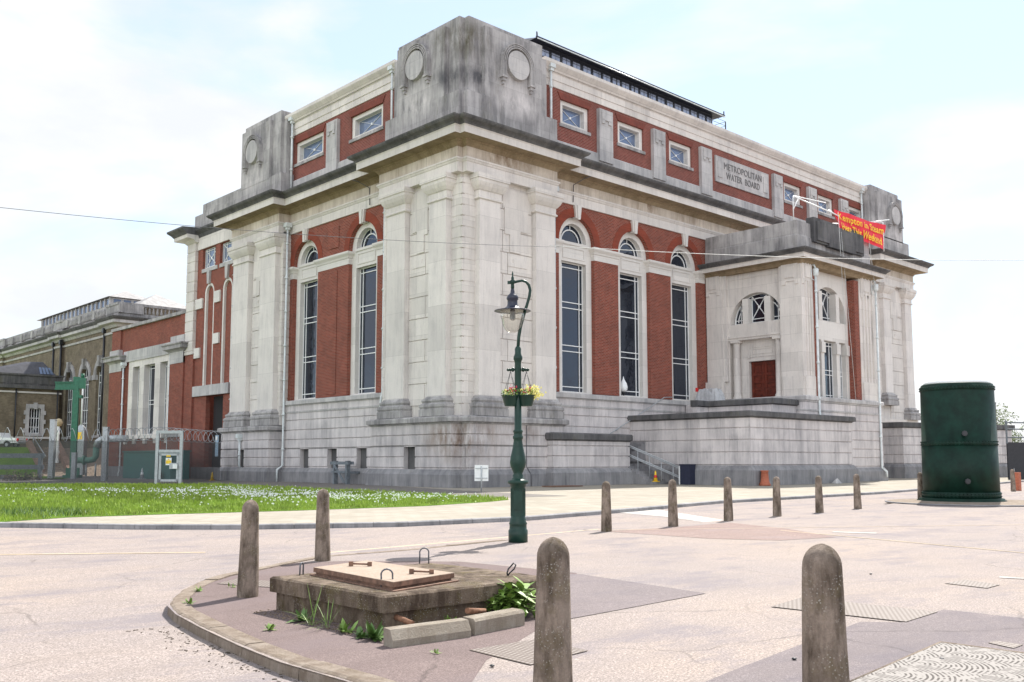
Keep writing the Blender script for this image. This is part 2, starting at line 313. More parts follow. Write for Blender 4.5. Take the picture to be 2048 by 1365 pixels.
# ---------------------------------------------------------------- mesh helpers
FR = lambda s, d, z: (s, d, z)         # right-hand facade: s along x, d = depth behind the plinth plane
FL = lambda s, d, z: (d, s, z)         # left-hand facade: s along y
class MB:
    def __init__(self): self.v = []; self.f = []; self.sm = []
    def add(self, vs, fs, smooth=False):
        o = len(self.v); self.v += [tuple(p) for p in vs]; self.f += [tuple(i+o for i in f) for f in fs]; self.sm += [smooth]*len(fs); return self
    def box(self, x0, x1, y0, y1, z0, z1, F=FR):
        if x0 > x1: x0, x1 = x1, x0
        p = [F(x, y, z) for z in (z0, z1) for y in (y0, y1) for x in (x0, x1)]
        return self.add(p, [(0, 1, 3, 2), (4, 6, 7, 5), (0, 4, 5, 1), (2, 3, 7, 6), (0, 2, 6, 4), (1, 5, 7, 3)])
    def rbox(self, c, sz, ang=0, tilt=0):
        cx, cy, cz = c; a, b_, h = sz[0]/2, sz[1]/2, sz[2]; ca, sa = cos(ang), sin(ang)
        p = []
        for z in (0, h):
            for y in (-b_, b_):
                for x in (-a, a):
                    xx = x + tilt*z; p.append((cx+xx*ca-y*sa, cy+xx*sa+y*ca, cz+z))
        return self.add(p, [(0, 1, 3, 2), (4, 6, 7, 5), (0, 4, 5, 1), (2, 3, 7, 6), (0, 2, 6, 4), (1, 5, 7, 3)])
    def prism(self, poly, z0, z1, F=None):
        n = len(poly); g = F or (lambda x, y, z: (x, y, z))
        p = [g(x, y, z0) for x, y in poly] + [g(x, y, z1) for x, y in poly]
        return self.add(p, [tuple(range(n))[::-1], tuple(range(n, 2*n))] + [(i, (i+1) % n, n+(i+1) % n, n+i) for i in range(n)])
    def tube(self, pts, r, n=8, smooth=True, caps=True):
        pts = [Vector(p) for p in pts]; rs = r if isinstance(r, (list, tuple)) else [r]*len(pts)
        vs = []; up0 = None
        for i, p in enumerate(pts):
            t = (pts[min(i+1, len(pts)-1)] - pts[max(i-1, 0)]); t = t.normalized() if t.length > 1e-9 else Vector((0, 0, 1))
            if up0 is None: up0 = Vector((0, 0, 1)) if abs(t.z) < .9 else Vector((1, 0, 0))
            a = t.cross(up0).normalized(); b_ = a.cross(t).normalized(); up0 = b_
            for k in range(n): vs.append(p + (a*cos(2*pi*k/n) + b_*sin(2*pi*k/n))*rs[i])
        fs = [(i*n+k, i*n+(k+1) % n, (i+1)*n+(k+1) % n, (i+1)*n+k) for i in range(len(pts)-1) for k in range(n)]
        self.add(vs, fs, smooth)
        if caps:
            o = len(self.v)-len(vs); self.f += [tuple(o+k for k in range(n))[::-1], tuple(o+(len(pts)-1)*n+k for k in range(n))]; self.sm += [False]*2
        return self
    def lathe(self, prof, c=(0, 0, 0), n=20, smooth=True):
        vs = [(c[0]+r*cos(2*pi*k/n), c[1]+r*sin(2*pi*k/n), c[2]+z) for r, z in prof for k in range(n)]
        m = len(prof)
        fs = [(i*n+k, i*n+(k+1) % n, (i+1)*n+(k+1) % n, (i+1)*n+k) for i in range(m-1) for k in range(n)]
        self.add(vs, fs, smooth); o = len(self.v)-len(vs)
        self.f += [tuple(o+k for k in range(n))[::-1], tuple(o+(m-1)*n+k for k in range(n))]; self.sm += [False]*2
        return self
    def sweep(self, path, prof):
        """closed profile [(out, z)] swept along a plan path; out is to the right of travel"""
        n = len(path); m = len(prof); nr = []
        for i in range(n-1):
            dx, dy = path[i+1][0]-path[i][0], path[i+1][1]-path[i][1]; l = sqrt(dx*dx+dy*dy); nr.append((dy/l, -dx/l))
        vs = []
        for i in range(n):
            a = nr[max(i-1, 0)]; b_ = nr[min(i, n-2)]; k = 1 + a[0]*b_[0] + a[1]*b_[1]
            mx_, my = (a[0]+b_[0])/k, (a[1]+b_[1])/k
            for o, z in prof: vs.append((path[i][0]+mx_*o, path[i][1]+my*o, z))
        fs = [(i*m+j, i*m+(j+1) % m, (i+1)*m+(j+1) % m, (i+1)*m+j) for i in range(n-1) for j in range(m)]
        fs += [tuple(range(m))[::-1], tuple((n-1)*m+j for j in range(m))]
        return self.add(vs, fs)
    def plate(self, outer, holes, d0, d1, F=FR):
        """flat slab in facade coordinates (s,z) with holes, from depth d0 (front) to d1"""
        loops = [outer]+list(holes); vs = []; ed = []
        for lp in loops:
            o = len(vs); vs += [Vector(p) for p in lp]; ed += [(o+i, o+(i+1) % len(lp)) for i in range(len(lp))]
        rv, re, rf, *_ = geometry.delaunay_2d_cdt(vs, ed, [], 0, 1e-5)
        def ins(p, lp):
            c = False; j = len(lp)-1
            for i in range(len(lp)):
                if (lp[i][1] > p[1]) != (lp[j][1] > p[1]) and p[0] < (lp[j][0]-lp[i][0])*(p[1]-lp[i][1])/(lp[j][1]-lp[i][1])+lp[i][0]: c = not c
                j = i
            return c
        tr = []
        for f in rf:
            c = (sum(rv[i][0] for i in f)/3, sum(rv[i][1] for i in f)/3)
            if ins(c, outer) and not any(ins(c, h) for h in holes): tr.append(tuple(f))
        n = len(rv); pts = [F(p[0], d0, p[1]) for p in rv]+[F(p[0], d1, p[1]) for p in rv]
        cnt = {}
        for t in tr:
            for i in range(3):
                e = (t[i], t[(i+1) % 3]); cnt[tuple(sorted(e))] = cnt.get(tuple(sorted(e)), 0)+1
        fs = [t for t in tr]+[tuple(i+n for i in t[::-1]) for t in tr]
        fs += [(e[0], e[1], e[1]+n, e[0]+n) for e, k in cnt.items() if k == 1]
        return self.add(pts, fs)
    def clusters(self):
        n = len(self.v); pa = list(range(n))
        def fd(i):
            while pa[i] != i: pa[i] = pa[pa[i]]; i = pa[i]
            return i
        for f in self.f:
            r = fd(f[0])
            for i in f[1:]: pa[fd(i)] = r
        g = {}
        for k, f in enumerate(self.f): g.setdefault(fd(f[0]), []).append(k)
        L = []
        for ks in g.values():
            idx = {i for k in ks for i in self.f[k]}; c = [self.v[i] for i in idx]
            L.append([[min(p[j] for p in c)-.015 for j in range(3)], [max(p[j] for p in c)+.015 for j in range(3)], ks])
        ch = True
        while ch:
            ch = False; out = []
            for x in L:
                for y in out:
                    if all(x[0][j] <= y[1][j] and y[0][j] <= x[1][j] for j in range(3)):
                        y[0] = [min(a_, b_) for a_, b_ in zip(x[0], y[0])]; y[1] = [max(a_, b_) for a_, b_ in zip(x[1], y[1])]; y[2] = y[2]+x[2]; ch = True; break
                else: out.append(x)
            L = out
        return [x[2] for x in L]
    def sub(self, ks):
        m = MB(); mp_ = {}
        for k in sorted(ks):
            fs = []
            for i in self.f[k]:
                if i not in mp_: mp_[i] = len(m.v); m.v.append(self.v[i])
                fs.append(mp_[i])
            m.f.append(tuple(fs)); m.sm.append(self.sm[k])
        return m
    def build(self, name, m, parent=None, loc=None, recalc=True, uv=True):
        me = bpy.data.meshes.new(name); me.from_pydata(self.v, [], self.f); me.validate(verbose=False)
        if len(me.polygons) == len(self.sm): me.polygons.foreach_set('use_smooth', self.sm)
        if recalc:
            bm = bmesh.new(); bm.from_mesh(me); bmesh.ops.recalc_face_normals(bm, faces=bm.faces); bm.to_mesh(me); bm.free()
        if uv:
            ul = me.uv_layers.new(name='UVMap'); co = me.vertices
            for p in me.polygons:
                nx, ny, nz = (abs(c) for c in p.normal)
                for li in p.loop_indices:
                    c = co[me.loops[li].vertex_index].co
                    ul.data[li].uv = (c.x, c.z) if ny >= nx and ny > nz*.8 else ((c.y, c.z) if nx > nz*.8 else (c.x, c.y))
        mm = M[m] if isinstance(m, str) else m; me.materials.append(mm)
        o = bpy.data.objects.new(name, me); COL.objects.link(o)
        if parent is not None: o.parent = parent
        if loc: o.location = loc
        return o
def tag(o, label=None, cat=None, group=None, kind=None):
    if label: o['label'] = label
    if cat: o['category'] = cat
    if group: o['group'] = group
    if kind: o['kind'] = kind
    return o
def thing(name, label, cat, loc=(0, 0, 0), rz=0, group=None):
    o = bpy.data.objects.new(name, None); COL.objects.link(o); o.location = loc; o.rotation_euler = (0, 0, rz); o.empty_display_size = .3
    return tag(o, label, cat, group)
def copy_tree(o, parent=None):
    c = o.copy(); COL.objects.link(c)
    if parent is not None: c.parent = parent
    for ch in list(o.children): copy_tree(ch, c)
    return c
def arc(cx, cz, r, a0, a1, n=18): return [(cx+r*cos(radians(a0+(a1-a0)*i/n)), cz+r*sin(radians(a0+(a1-a0)*i/n))) for i in range(n+1)]
def rect(x0, x1, z0, z1): return [(x0, z0), (x1, z0), (x1, z1), (x0, z1)]
def textmesh(body, size, extrude=.0, spacing=1.0, shear=0, bold=0):
    cu = bpy.data.curves.new('t', 'FONT'); cu.body = body; cu.size = size; cu.extrude = extrude; cu.align_x = 'CENTER'; cu.space_character = spacing
    cu.shear = shear; cu.offset = bold; cu.resolution_u = 4
    ob = bpy.data.objects.new('t', cu); COL.objects.link(ob); dg = bpy.context.evaluated_depsgraph_get()
    me = bpy.data.meshes.new_from_object(ob.evaluated_get(dg)); vs = [tuple(v.co) for v in me.vertices]; fs = [tuple(p.vertices) for p in me.polygons]
    bpy.data.objects.remove(ob); bpy.data.meshes.remove(me); bpy.data.curves.remove(cu); return vs, fs
# ================================================================ ENGINE HOUSE
EH = thing('engine_house', 'huge red brick and pale stone engine house with corner towers and columned entrance', 'engine house')
KEEP = {'rail', 'frame', 'wreath', 'balusters', 'razor_wire', 'post_', 'edge', 'notice', 'foliage', 'lamp_holder', 'hanger', 'rivet_band', 'base_flange', 'wall_panel', 'writing', 'light_block_core', 'steps', 'channel', 'rails', 'finial', 'crown', 'tarpaulin', 'spray_mark', 'frame_'}
def P(n, mb, m, parent=None, label=None, **k):
    if n not in KEEP and k.get('recalc', True) and len(mb.f) < 20000:
        cl = mb.clusters()
        if 1 < len(cl) <= 24:
            os_ = [mb.sub(c).build(n, m, parent or EH, **k) for c in cl]
            if label:
                for o in os_: o['label'] = label
            return os_[0]
    o = mb.build(n, m, parent or EH, **k)
    if label: o['label'] = label
    return o
# dark filler boxes added inside the house to block light
c = MB(); c.box(2.7, 58, 2.7, 29, 0, 21.3); c.box(2.5, 57, 2.5, 28.5, 21.3, 27.6); P('light_block_core', c, 'dark')
r = MB()
pr = [(2.2, 2.2, 27.62), (57.2, 2.2, 27.62), (57.2, 28.2, 27.62), (2.2, 28.2, 27.62), (16, 11.9, 31.8), (47, 11.9, 31.8), (47, 18.6, 31.8), (16, 18.6, 31.8)]
r.add(pr, [(0, 1, 5, 4), (1, 2, 6, 5), (2, 3, 7, 6), (3, 0, 4, 7), (4, 5, 6, 7), (0, 3, 2, 1)])
P('roof', r, 'slate')
# ---- plinths with rusticated courses
def grooves(zs, face=0.0, d=.07, h=.05):
    o = []
    for z in zs: o += [(face, z-h), (face-d, z-h+.01), (face-d, z), (face, z+h)]
    return o
foot = [(-.3, -.3), (.22, -.3), (.22, .74), (.02, 1.04), (-.3, 1.04)]
def course_prof(z0, z1, zs, back=-.35): return [(back, z0), (0, z0)] + grooves(zs) + [(0, z1), (back, z1)]
ledge_pav = [(-.5, 3.72), (.05, 3.72), (.08, 3.80), (.24, 3.84), (.24, 4.10), (.16, 4.16), (-.6, 4.24)]
near = [(1.35, 8.9), (0, 8.9), (0, .75), (.75, .75), (.75, 0), (8.63, 0), (8.63, 1.35)]
farL = [(1.5, 29.9), (0, 29.9), (0, 22.2), (1.35, 22.2)]
a = MB(); a.sweep(near, foot); a.sweep(farL, foot); a.sweep([(1.2, 22.3), (1.2, 8.8)], foot); a.sweep([(8.5, 1.2), (52, 1.2)], foot)
a.sweep([(51, 1.3), (51, .35), (52.6, .35)], foot)
P('plinth_foot', a, 'foot')
a = MB()
Z1 = [1.12, 1.78, 2.42, 3.1]
holeL = {'near': [(2.95, 3.95)], 'rec': [(10.7, 12.2), (14.4, 15.9), (18.3, 19.8)], 'far': [(26.2, 27.3)]}
# openings at basement level: courses between 1.12 and 2.42 are broken
a.sweep([(.75, .4), (.75, 0), (8.63, 0), (8.63, 1.35)], course_prof(1.0, 2.42, Z1[:2]))
a.sweep([(1.35, 8.9), (0, 8.9), (0, 5.35)], course_prof(1.0, 2.42, Z1[:2])); a.sweep([(0, 4.2), (0, .75), (.75, .75), (.75, .35)], course_prof(1.0, 2.42, Z1[:2]))
a.sweep(near, course_prof(2.42, 3.74, [2.45, 3.1]))
for y1, y0 in ((22.3, 19.7), (18.5, 15.95), (14.75, 12.3), (11.1, 8.8)): a.sweep([(1.2, y1), (1.2, y0)], course_prof(1.0, 2.42, Z1[:2]))
a.sweep([(1.2, 22.3), (1.2, 8.8)], course_prof(2.42, 6.0, [2.45, 3.1, 3.8, 4.53]))
a.sweep([(1.5, 29.9), (0, 29.9), (0, 27.1)], course_prof(1.0, 2.42, Z1[:2])); a.sweep([(0, 26.0), (0, 22.2), (1.35, 22.2)], course_prof(1.0, 2.42, Z1[:2]))
a.sweep(farL, course_prof(2.42, 3.74, [2.45, 3.1]))
a.sweep([(8.5, 1.2), (52, 1.2)], course_prof(1.0, 6.0, Z1+[3.8, 4.53]))
a.sweep([(51, 1.3), (51, .35), (52.6, .35)], course_prof(1.0, 6.0, Z1+[3.8, 4.53]))
P('plinth_wall', a, 'stone_c'); a = MB(); a.box(4.2, 5.35, .36, .5, 1.0, 2.45, FL); a.box(26, 27.1, .36, .6, 1.0, 2.45, FL)
for y0, y1 in ((18.4, 19.8), (14.7, 16.0), (11.0, 12.4)): a.box(y0, y1, 1.56, 1.7, 1.0, 2.45, FL)
P('basement_opening', a, 'soot_and_shade')  # dark backs: the shade inside the openings is put into their colour
a = MB(); a.sweep(near, ledge_pav); a.sweep(farL, ledge_pav); P('ledge', a, 'weather'); a = MB()
sill = [(-.5, 5.62), (.05, 5.62), (.08, 5.68), (.16, 5.70), (.16, 5.95), (.10, 6.0), (-.6, 6.08)]
fil = [(-.1, 5.08), (.05, 5.08), (.07, 5.2), (-.1, 5.2)]
a.sweep([(1.2, 22.3), (1.2, 8.8)], sill); a.sweep([(8.5, 1.2), (52, 1.2)], sill); a.sweep([(1.2, 22.3), (1.2, 8.8)], fil); a.sweep([(8.5, 1.2), (52, 1.2)], fil)
P('sill_course', a, 'weatherl')
# ---- pavilion bodies with quoined corners
a = MB()
for F, s0, s1 in ((FR, .95, 8.45), (FL, .95, 8.75)):
    a.box(s0, s1, .77, 1.6, 4.2, 19.0, F)
P('pavilion_wall', a, 'stone'); a = MB(); a.box(22.05, 29.8, .77, 1.6, 4.2, 19.0, FL); a.box(.9, 1.7, 29.0, 29.8, 0, 19)
P('pavilion_wall', a, 'stone'); a = MB()
a.box(52.45, 60.5, .77, 12, 1.0, 19.0); a.box(52.6, 60.6, .4, 12, 0, 5.6)
P('pavilion_wall', a, 'stone')
a = MB()
qz = [4.9+.665*i for i in range(21)]
qp = [(-.35, 4.2), (0, 4.2)]+grooves(qz, 0, .09, .04)+[(0, 18.5), (-.35, 18.5)]
a.sweep([(.75, 1.9), (.75, .75), (1.9, .75)], qp)
P('quoin', a, 'stone')
for qq_ in ([(8.3, .75), (8.48, .75), (8.48, 1.5)], [(1.5, 8.78), (.75, 8.78), (.75, 8.5)]): a = MB(); a.sweep(qq_, qp); P('quoin', a, 'stone')
a = MB(); a.sweep([(.75, 22.5), (.75, 22.0), (1.5, 22.0)], qp)
P('quoin', a, 'stone'); a = MB(); a.sweep([(52.4, 1.6), (52.4, .75), (53.9, .75)], qp)
P('quoin', a, 'stone')
# raised panels and dropped blocks on the bays between the pilasters
a = MB()
for F, s0, s1 in ((FR, 3.5, 6.5), (FL, 3.5, 5.9), (FL, 24.8, 26.6), (FR, 55.3, 58.4)):
    a = MB(); w = s1-s0; x0, x1 = s0+.2*w, s1-.25*w
    a.plate([(x0, 17.3), (x0, 15.6), (x0+.15*w, 15.6), (x0+.15*w, 14.5), (x1-.1*w, 14.5), (x1-.1*w, 15.9), (x1+.12*w, 15.9), (x1+.12*w, 17.3)], [], .64, .78, F)
    z_ = 4.95; k = 0
    while z_ < 18.0:
        g_ = s0+(.16 if k % 2 else .30)*w; a.box(s0+.01, g_-.025, .70, .78, z_, min(z_+1.3, 18.6), F); a.box(g_+.025, s1-.01, .70, .78, z_, min(z_+1.3, 18.6), F); z_ += 1.36; k += 1
    a.plate([(s0+.3*w, 13.6), (s0+.3*w, 13.85), (s0+.45*w, 13.85), (s0+.45*w, 14.1), (s1-.15*w, 14.1), (s1-.15*w, 13.6)], [], .66, .78, F)
    P('wall_panel', a, 'stone')
# ---- pilasters
def pilaster(F, s0, s1, z0, side):
    d0 = .35
    a = MB(); e = .05
    a.plate([(s0, z0+1.2), (s1, z0+1.2), (s1-e, 17.75), (s0+e, 17.75)], [], d0, .95, F)
    sh = P('pilaster', a, 'pil')
    def ring(mb, prof):
        # moulding profile round the three free sides
        pts = [(s0, .95), (s0, d0), (s1, d0), (s1, .95)]
        if F is FL: pts = [(d, s) for s, d in pts][::-1]
        mb.sweep(pts, prof)
    b = MB(); ring(b, [(-.3, z0), (.36, z0), (.36, z0+.42), (.30, z0+.46), (.36, z0+.56), (.35, z0+.70), (.26, z0+.76), (.2, z0+.82), (.26, z0+.92), (.24, z0+1.02), (.12, z0+1.08), (.06, z0+1.2), (-.3, z0+1.2)])
    b.box(s0+.02, s1-.02, d0+.02, .95, z0, z0+1.19, F); P('base', b, 'weather', sh)
    b = MB(); ring(b, [(-.3, 17.3), (.0, 17.3), (.10, 17.36), (.10, 17.44), (.02, 17.5), (.03, 17.85), (.10, 17.9), (.24, 18.1), (.34, 18.32), (.36, 18.5), (.42, 18.52), (.42, 18.82), (-.3, 18.82)])
    b.box(s0+.02, s1-.02, d0+.02, .95, 17.5, 18.82, F); P('capital', b, 'stone', sh)
pilaster(FR, 1.75, 3.5, 4.2, 0); pilaster(FR, 6.5, 8.3, 4.2, 0)
pilaster(FL, 1.75, 3.5, 4.2, 0); pilaster(FL, 5.9, 7.9, 4.2, 0)
pilaster(FL, 22.4, 24.8, 4.2, 0); pilaster(FL, 26.7, 29.3, 4.2, 0)
pilaster(FR, 53.75, 55.25, 6.9, 0); pilaster(FR, 58.4, 59.95, 5.6, 0)
# ---- entablature
ENT = [(3.0, 29.75), (.35, 29.75), (.35, 22.05), (1.3, 22.05), (1.3, 8.85), (.35, 8.85), (.35, .75), (.75, .75), (.75, .35), (8.5, .35), (8.5, 1.3), (52.4, 1.3), (52.4, .35), (60.6, .35), (60.6, 12)]
a = MB(); a.sweep(ENT, [(-.6, 18.83), (0, 18.83), (0, 19.42), (.05, 19.46), (.10, 19.56), (.14, 19.58), (.14, 19.68), (-.6, 19.68)])
P('architrave', a, 'stone')
a = MB(); a.sweep(ENT, [(-.6, 19.68), (0, 19.68), (0, 20.36), (-.6, 20.36)]); P('frieze', a, 'frieze')
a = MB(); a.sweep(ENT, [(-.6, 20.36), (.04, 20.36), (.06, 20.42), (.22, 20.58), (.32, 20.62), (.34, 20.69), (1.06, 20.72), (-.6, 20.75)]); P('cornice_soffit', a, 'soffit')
a = MB(); a.sweep(ENT, [(-.6, 20.722), (1.06, 20.722), (1.09, 20.70), (1.09, 21.12), (1.12, 21.14), (1.12, 21.2), (-.6, 21.2)]); P('cornice_fascia', a, 'stone')
a = MB(); a.sweep(ENT, [(-.6, 21.2), (1.17, 21.2), (1.2, 21.28), (1.30, 21.36), (1.46, 21.44), (1.54, 21.54), (1.56, 21.62), (-.9, 21.78)]); P('cornice_crown', a, 'soot_and_shade')
# ---- red brick walls of the two recessed fronts, with arched windows
def bigwin_shape(c, hw=1.75, z0=6.06, zs=16.3): return [(c-hw, z0), (c+hw, z0)]+arc(c, zs, hw, 0, 180, 22)
def facade_bricks(F, s0, s1, cs):
    a = MB(); a.plate(rect(s0, s1, 6.06, 18.84), [bigwin_shape(c, 1.748) for c in cs], 1.4, 1.95, F); P('brick_wall', a, 'brick')
    cuts = sorted([s0]+[c-1.75 for c in cs]+[c+1.75 for c in cs]+[s1])
    for i in range(0, len(cuts), 2):
        x0, x1 = cuts[i], cuts[i+1]
        if x1-x0 < .15: continue
        pts = [(x0, 1.72), (x0, 1.4), (x1, 1.4), (x1, 1.72)]
        if i == 0: pts = pts[1:]
        if i == len(cuts)-2: pts = pts[:-1]
        if F is FL: pts = [(d, s) for s, d in pts][::-1]
        b = MB(); b.sweep(pts, [(-.2, 15.32), (.03, 15.32), (.03, 15.74), (.08, 15.76), (.12, 15.88), (.24, 16.02), (.27, 16.08), (.27, 16.2), (-.2, 16.27)])
        P('impost_band', b, 'trim')
facade_bricks(FR, 8.4, 52.5, [11.43, 17.43, 23.43, 39.75, 45.75]); facade_bricks(FL, 8.7, 22.1, [12.2, 19.75])
def bars(mb, F, lst, d=2.08, w=.05):
    for x0, z0, x1, z1 in lst:
        if abs(x1-x0) < 1e-6: mb.box(x0-w/2, x0+w/2, d-.05, d, min(z0, z1), max(z0, z1), F)
        elif abs(z1-z0) < 1e-6: mb.box(min(x0, x1), max(x0, x1), d-.055, d, z0-w/2, z0+w/2, F)
        else:
            l = sqrt((x1-x0)**2+(z1-z0)**2); nx, nz = -(z1-z0)/l*w/2, (x1-x0)/l*w/2
            mb.plate([(x0+nx, z0+nz), (x1+nx, z1+nz), (x1-nx, z1-nz), (x0-nx, z0-nz)], [], d-.05, d, F)
def big_window(F, c, key=True):
    a = MB(); hole1 = rect(c-1.22, c+1.22, 6.14, 14.98); hole2 = [(c-1.25, 16.36), (c+1.25, 16.36)]+arc(c, 16.4, 1.25, 0, 180, 20)
    a.plate(bigwin_shape(c, 1.75), [hole1, hole2], 1.7, 2.2, F)
    a.box(c-1.32, c+1.32, 1.62, 1.7, 16.15, 16.34, F)
    a.plate(rect(c-1.1, c+1.1, 15.2, 16.02), [rect(c-.98, c+.98, 15.3, 15.92)], 1.655, 1.7, F)
    sur = P('window_surround', a, 'trim')
    w = MB(); bars(w, F, [(c-1.19, 6.14, c-1.19, 14.98), (c+1.19, 6.14, c+1.19, 14.98), (c-.86, 6.14, c-.86, 14.98), (c+.86, 6.14, c+.86, 14.98), (c-1.2, 14.95, c+1.2, 14.95)] +
                  [(c-1.2, z, c+1.2, z) for z in (6.17, 6.5, 8.9, 9.3, 11.85, 12.25, 14.62)], w=.06)
    w.plate([(c-1.24, 16.37), (c+1.24, 16.37)]+arc(c, 16.4, 1.24, 0, 180, 20), [[(c-1.18, 16.43), (c+1.18, 16.43)]+arc(c, 16.43, 1.17, 0, 180, 20)[1:-1]], 2.03, 2.08, F)
    w.plate(arc(c, 16.4, .92, 0, 180, 18)+arc(c, 16.4, .84, 180, 0, 18), [], 2.03, 2.08, F); bars(w, F, [(c, 17.28, c, 17.62)])
    wi = P('window', w, 'paint')
    g = MB(); g.box(c-1.3, c+1.3, 2.1, 2.14, 6.1, 15.0, F); g.box(c-1.3, c+1.3, 2.1, 2.14, 16.34, 17.7, F); P('pane', g, 'glass', wi)
    a = MB(); a.plate(arc(c, 16.3, 2.35, 0, 180, 26)+arc(c, 16.3, 1.752, 180, 0, 26), [], 1.375, 1.60, F); P('brick_arch', a, 'rubbed')
    a = MB(); a.plate([(c-.22, 17.95), (c+.22, 17.95), (c+.34, 18.85), (c-.34, 18.85)], [], 1.22, 1.6, F); a.plate([(c-.11, 17.86), (c+.11, 17.86), (c+.17, 18.83), (c-.17, 18.83)], [], 1.14, 1.3, F); P('keystone', a, 'trim')
for c_ in (11.43, 17.43, 23.43, 39.75, 45.75): big_window(FR, c_)
for c_ in (12.2, 19.75): big_window(FL, c_)
a = MB(); a.box(15.35, 16.7, 1.34, 1.41, 6.25, 15.05, FL); a.box(15.2, 16.6, 1.34, 1.41, 16.75, 18.3, FL); P('brick_panel', a, 'brick')
# ---- attic storey
a = MB()
ATT = [(1.55, 22.3), (1.55, 8.6)]; ATR = [(8.3, 1.55), (53.5, 1.55)]
for p_ in (ATT, ATR): a.sweep(p_, [(-.4, 21.6), (0, 21.6), (0, 23.08), (-.1, 23.18), (-.4, 23.18)])
P('attic_base', a, 'weatherl')
aw = [(10.2, 13.05), (16.15, 19.05), (22.15, 25.0), (38.5, 41.35), (44.35, 47.1), (50.15, 52.85)]
al = [(10.45, 14.4), (18.1, 22.1)]
def attic(F, s0, s1, wins):
    a = MB(); a.plate(rect(s0, s1, 23.1, 26.85), [rect(x0-.002, x1+.002, 24.4, 26.15) for x0, x1 in wins], 1.7, 2.35, F); P('attic_brick_wall', a, 'brick2')
    for x0, x1 in wins:
        a = MB(); a.plate(rect(x0, x1, 24.42, 26.14), [rect(x0+.34, x1-.34, 24.66, 25.86)], 1.83, 2.3, F)
        fr = P('attic_window_surround', a, 'trim')
        a = MB(); a.box(x0-.12, x1+.12, 1.6, 2.2, 24.22, 24.44, F); P('sill', a, 'weather', fr)
        a = MB(); a.plate([(x0-.02, 26.14), (x1+.02, 26.14), (x1+.3, 26.62), (x0-.3, 26.62)], [], 1.64, 1.9, F); P('flat_arch', a, 'soldier')
        q0, q1, z0, z1 = x0+.34, x1-.34, 24.66, 25.86; m_ = (q0+q1)/2; zm = (z0+z1)/2
        w = MB(); bars(w, F, [(q0+.03, z0, q0+.03, z1), (q1-.03, z0, q1-.03, z1), (q0, z0+.03, q1, z0+.03), (q0, z1-.03, q1, z1-.03), (q0, z0, q1, z1), (q0, z1, q1, z0)], d=2.2, w=.02)
        w.plate(arc(m_, zm, .09, 0, 330, 11), [], 2.12, 2.2, F); wi = P('attic_window', w, 'paint')
        g = MB(); g.box(q0-.05, q1+.05, 2.21, 2.25, z0-.05, z1+.05, F); P('pane', g, 'glassb', wi)
attic(FR, 8.2, 53.3, aw); attic(FL, 8.4, 22.9, al)
for F, cs in ((FR, (14.6, 20.65, 26.65, 37.2, 43.0, 48.85)), (FL, (16.55,))):
    for c_ in cs:
        a = MB(); a.box(c_-.72, c_+.72, 1.42, 1.8, 22.6, 26.4, F); a.box(c_-.5, c_+.5, 1.34, 1.5, 25.6, 26.3, F); a.box(c_-.5, c_-.2, 1.34, 1.5, 25.35, 25.62, F); a.box(c_+.2, c_+.5, 1.34, 1.5, 25.35, 25.62, F)
        P('attic_pilaster', a, 'weatherl')
a = MB()
for p_ in ([(1.7, 23.0), (1.7, 8.4)], [(8.2, 1.7), (53.3, 1.7)]):
    a.sweep(p_, [(-.5, 26.8), (.06, 26.8), (.06, 27.25), (.12, 27.28), (.12, 27.72), (.2, 27.78), (-.5, 27.8)])
    a.sweep(p_, [(-.5, 27.8), (.24, 27.8), (.30, 27.9), (.50, 28.12), (.56, 28.2), (.56, 28.42), (.4, 28.42), (-.5, 28.34)])
P('parapet', a, 'stone')
# name tablet
a = MB(); a.box(28.07, 35.87, 1.58, 1.8, 24.05, 26.2); a.box(28.35, 28.95, 1.52, 1.6, 24.45, 25.8); a.box(35.0, 35.6, 1.52, 1.6, 24.45, 25.8); tb = P('name_tablet', a, 'weatherl')
for body, z_ in (('METROPOLITAN', 25.28), ('WATER  BOARD', 24.5)):
    vs, fs = textmesh(body, .78, .025, 1.06)
    wmax = max(v[0] for v in vs)-min(v[0] for v in vs); k = (5.5 if z_ > 25 else 4.9)/wmax
    a = MB(); a.add([(31.97+v[0]*k, 1.565-v[2], z_+v[1]*1.0) for v in vs], fs); P('lettering', a, 'letter', tb, recalc=False)
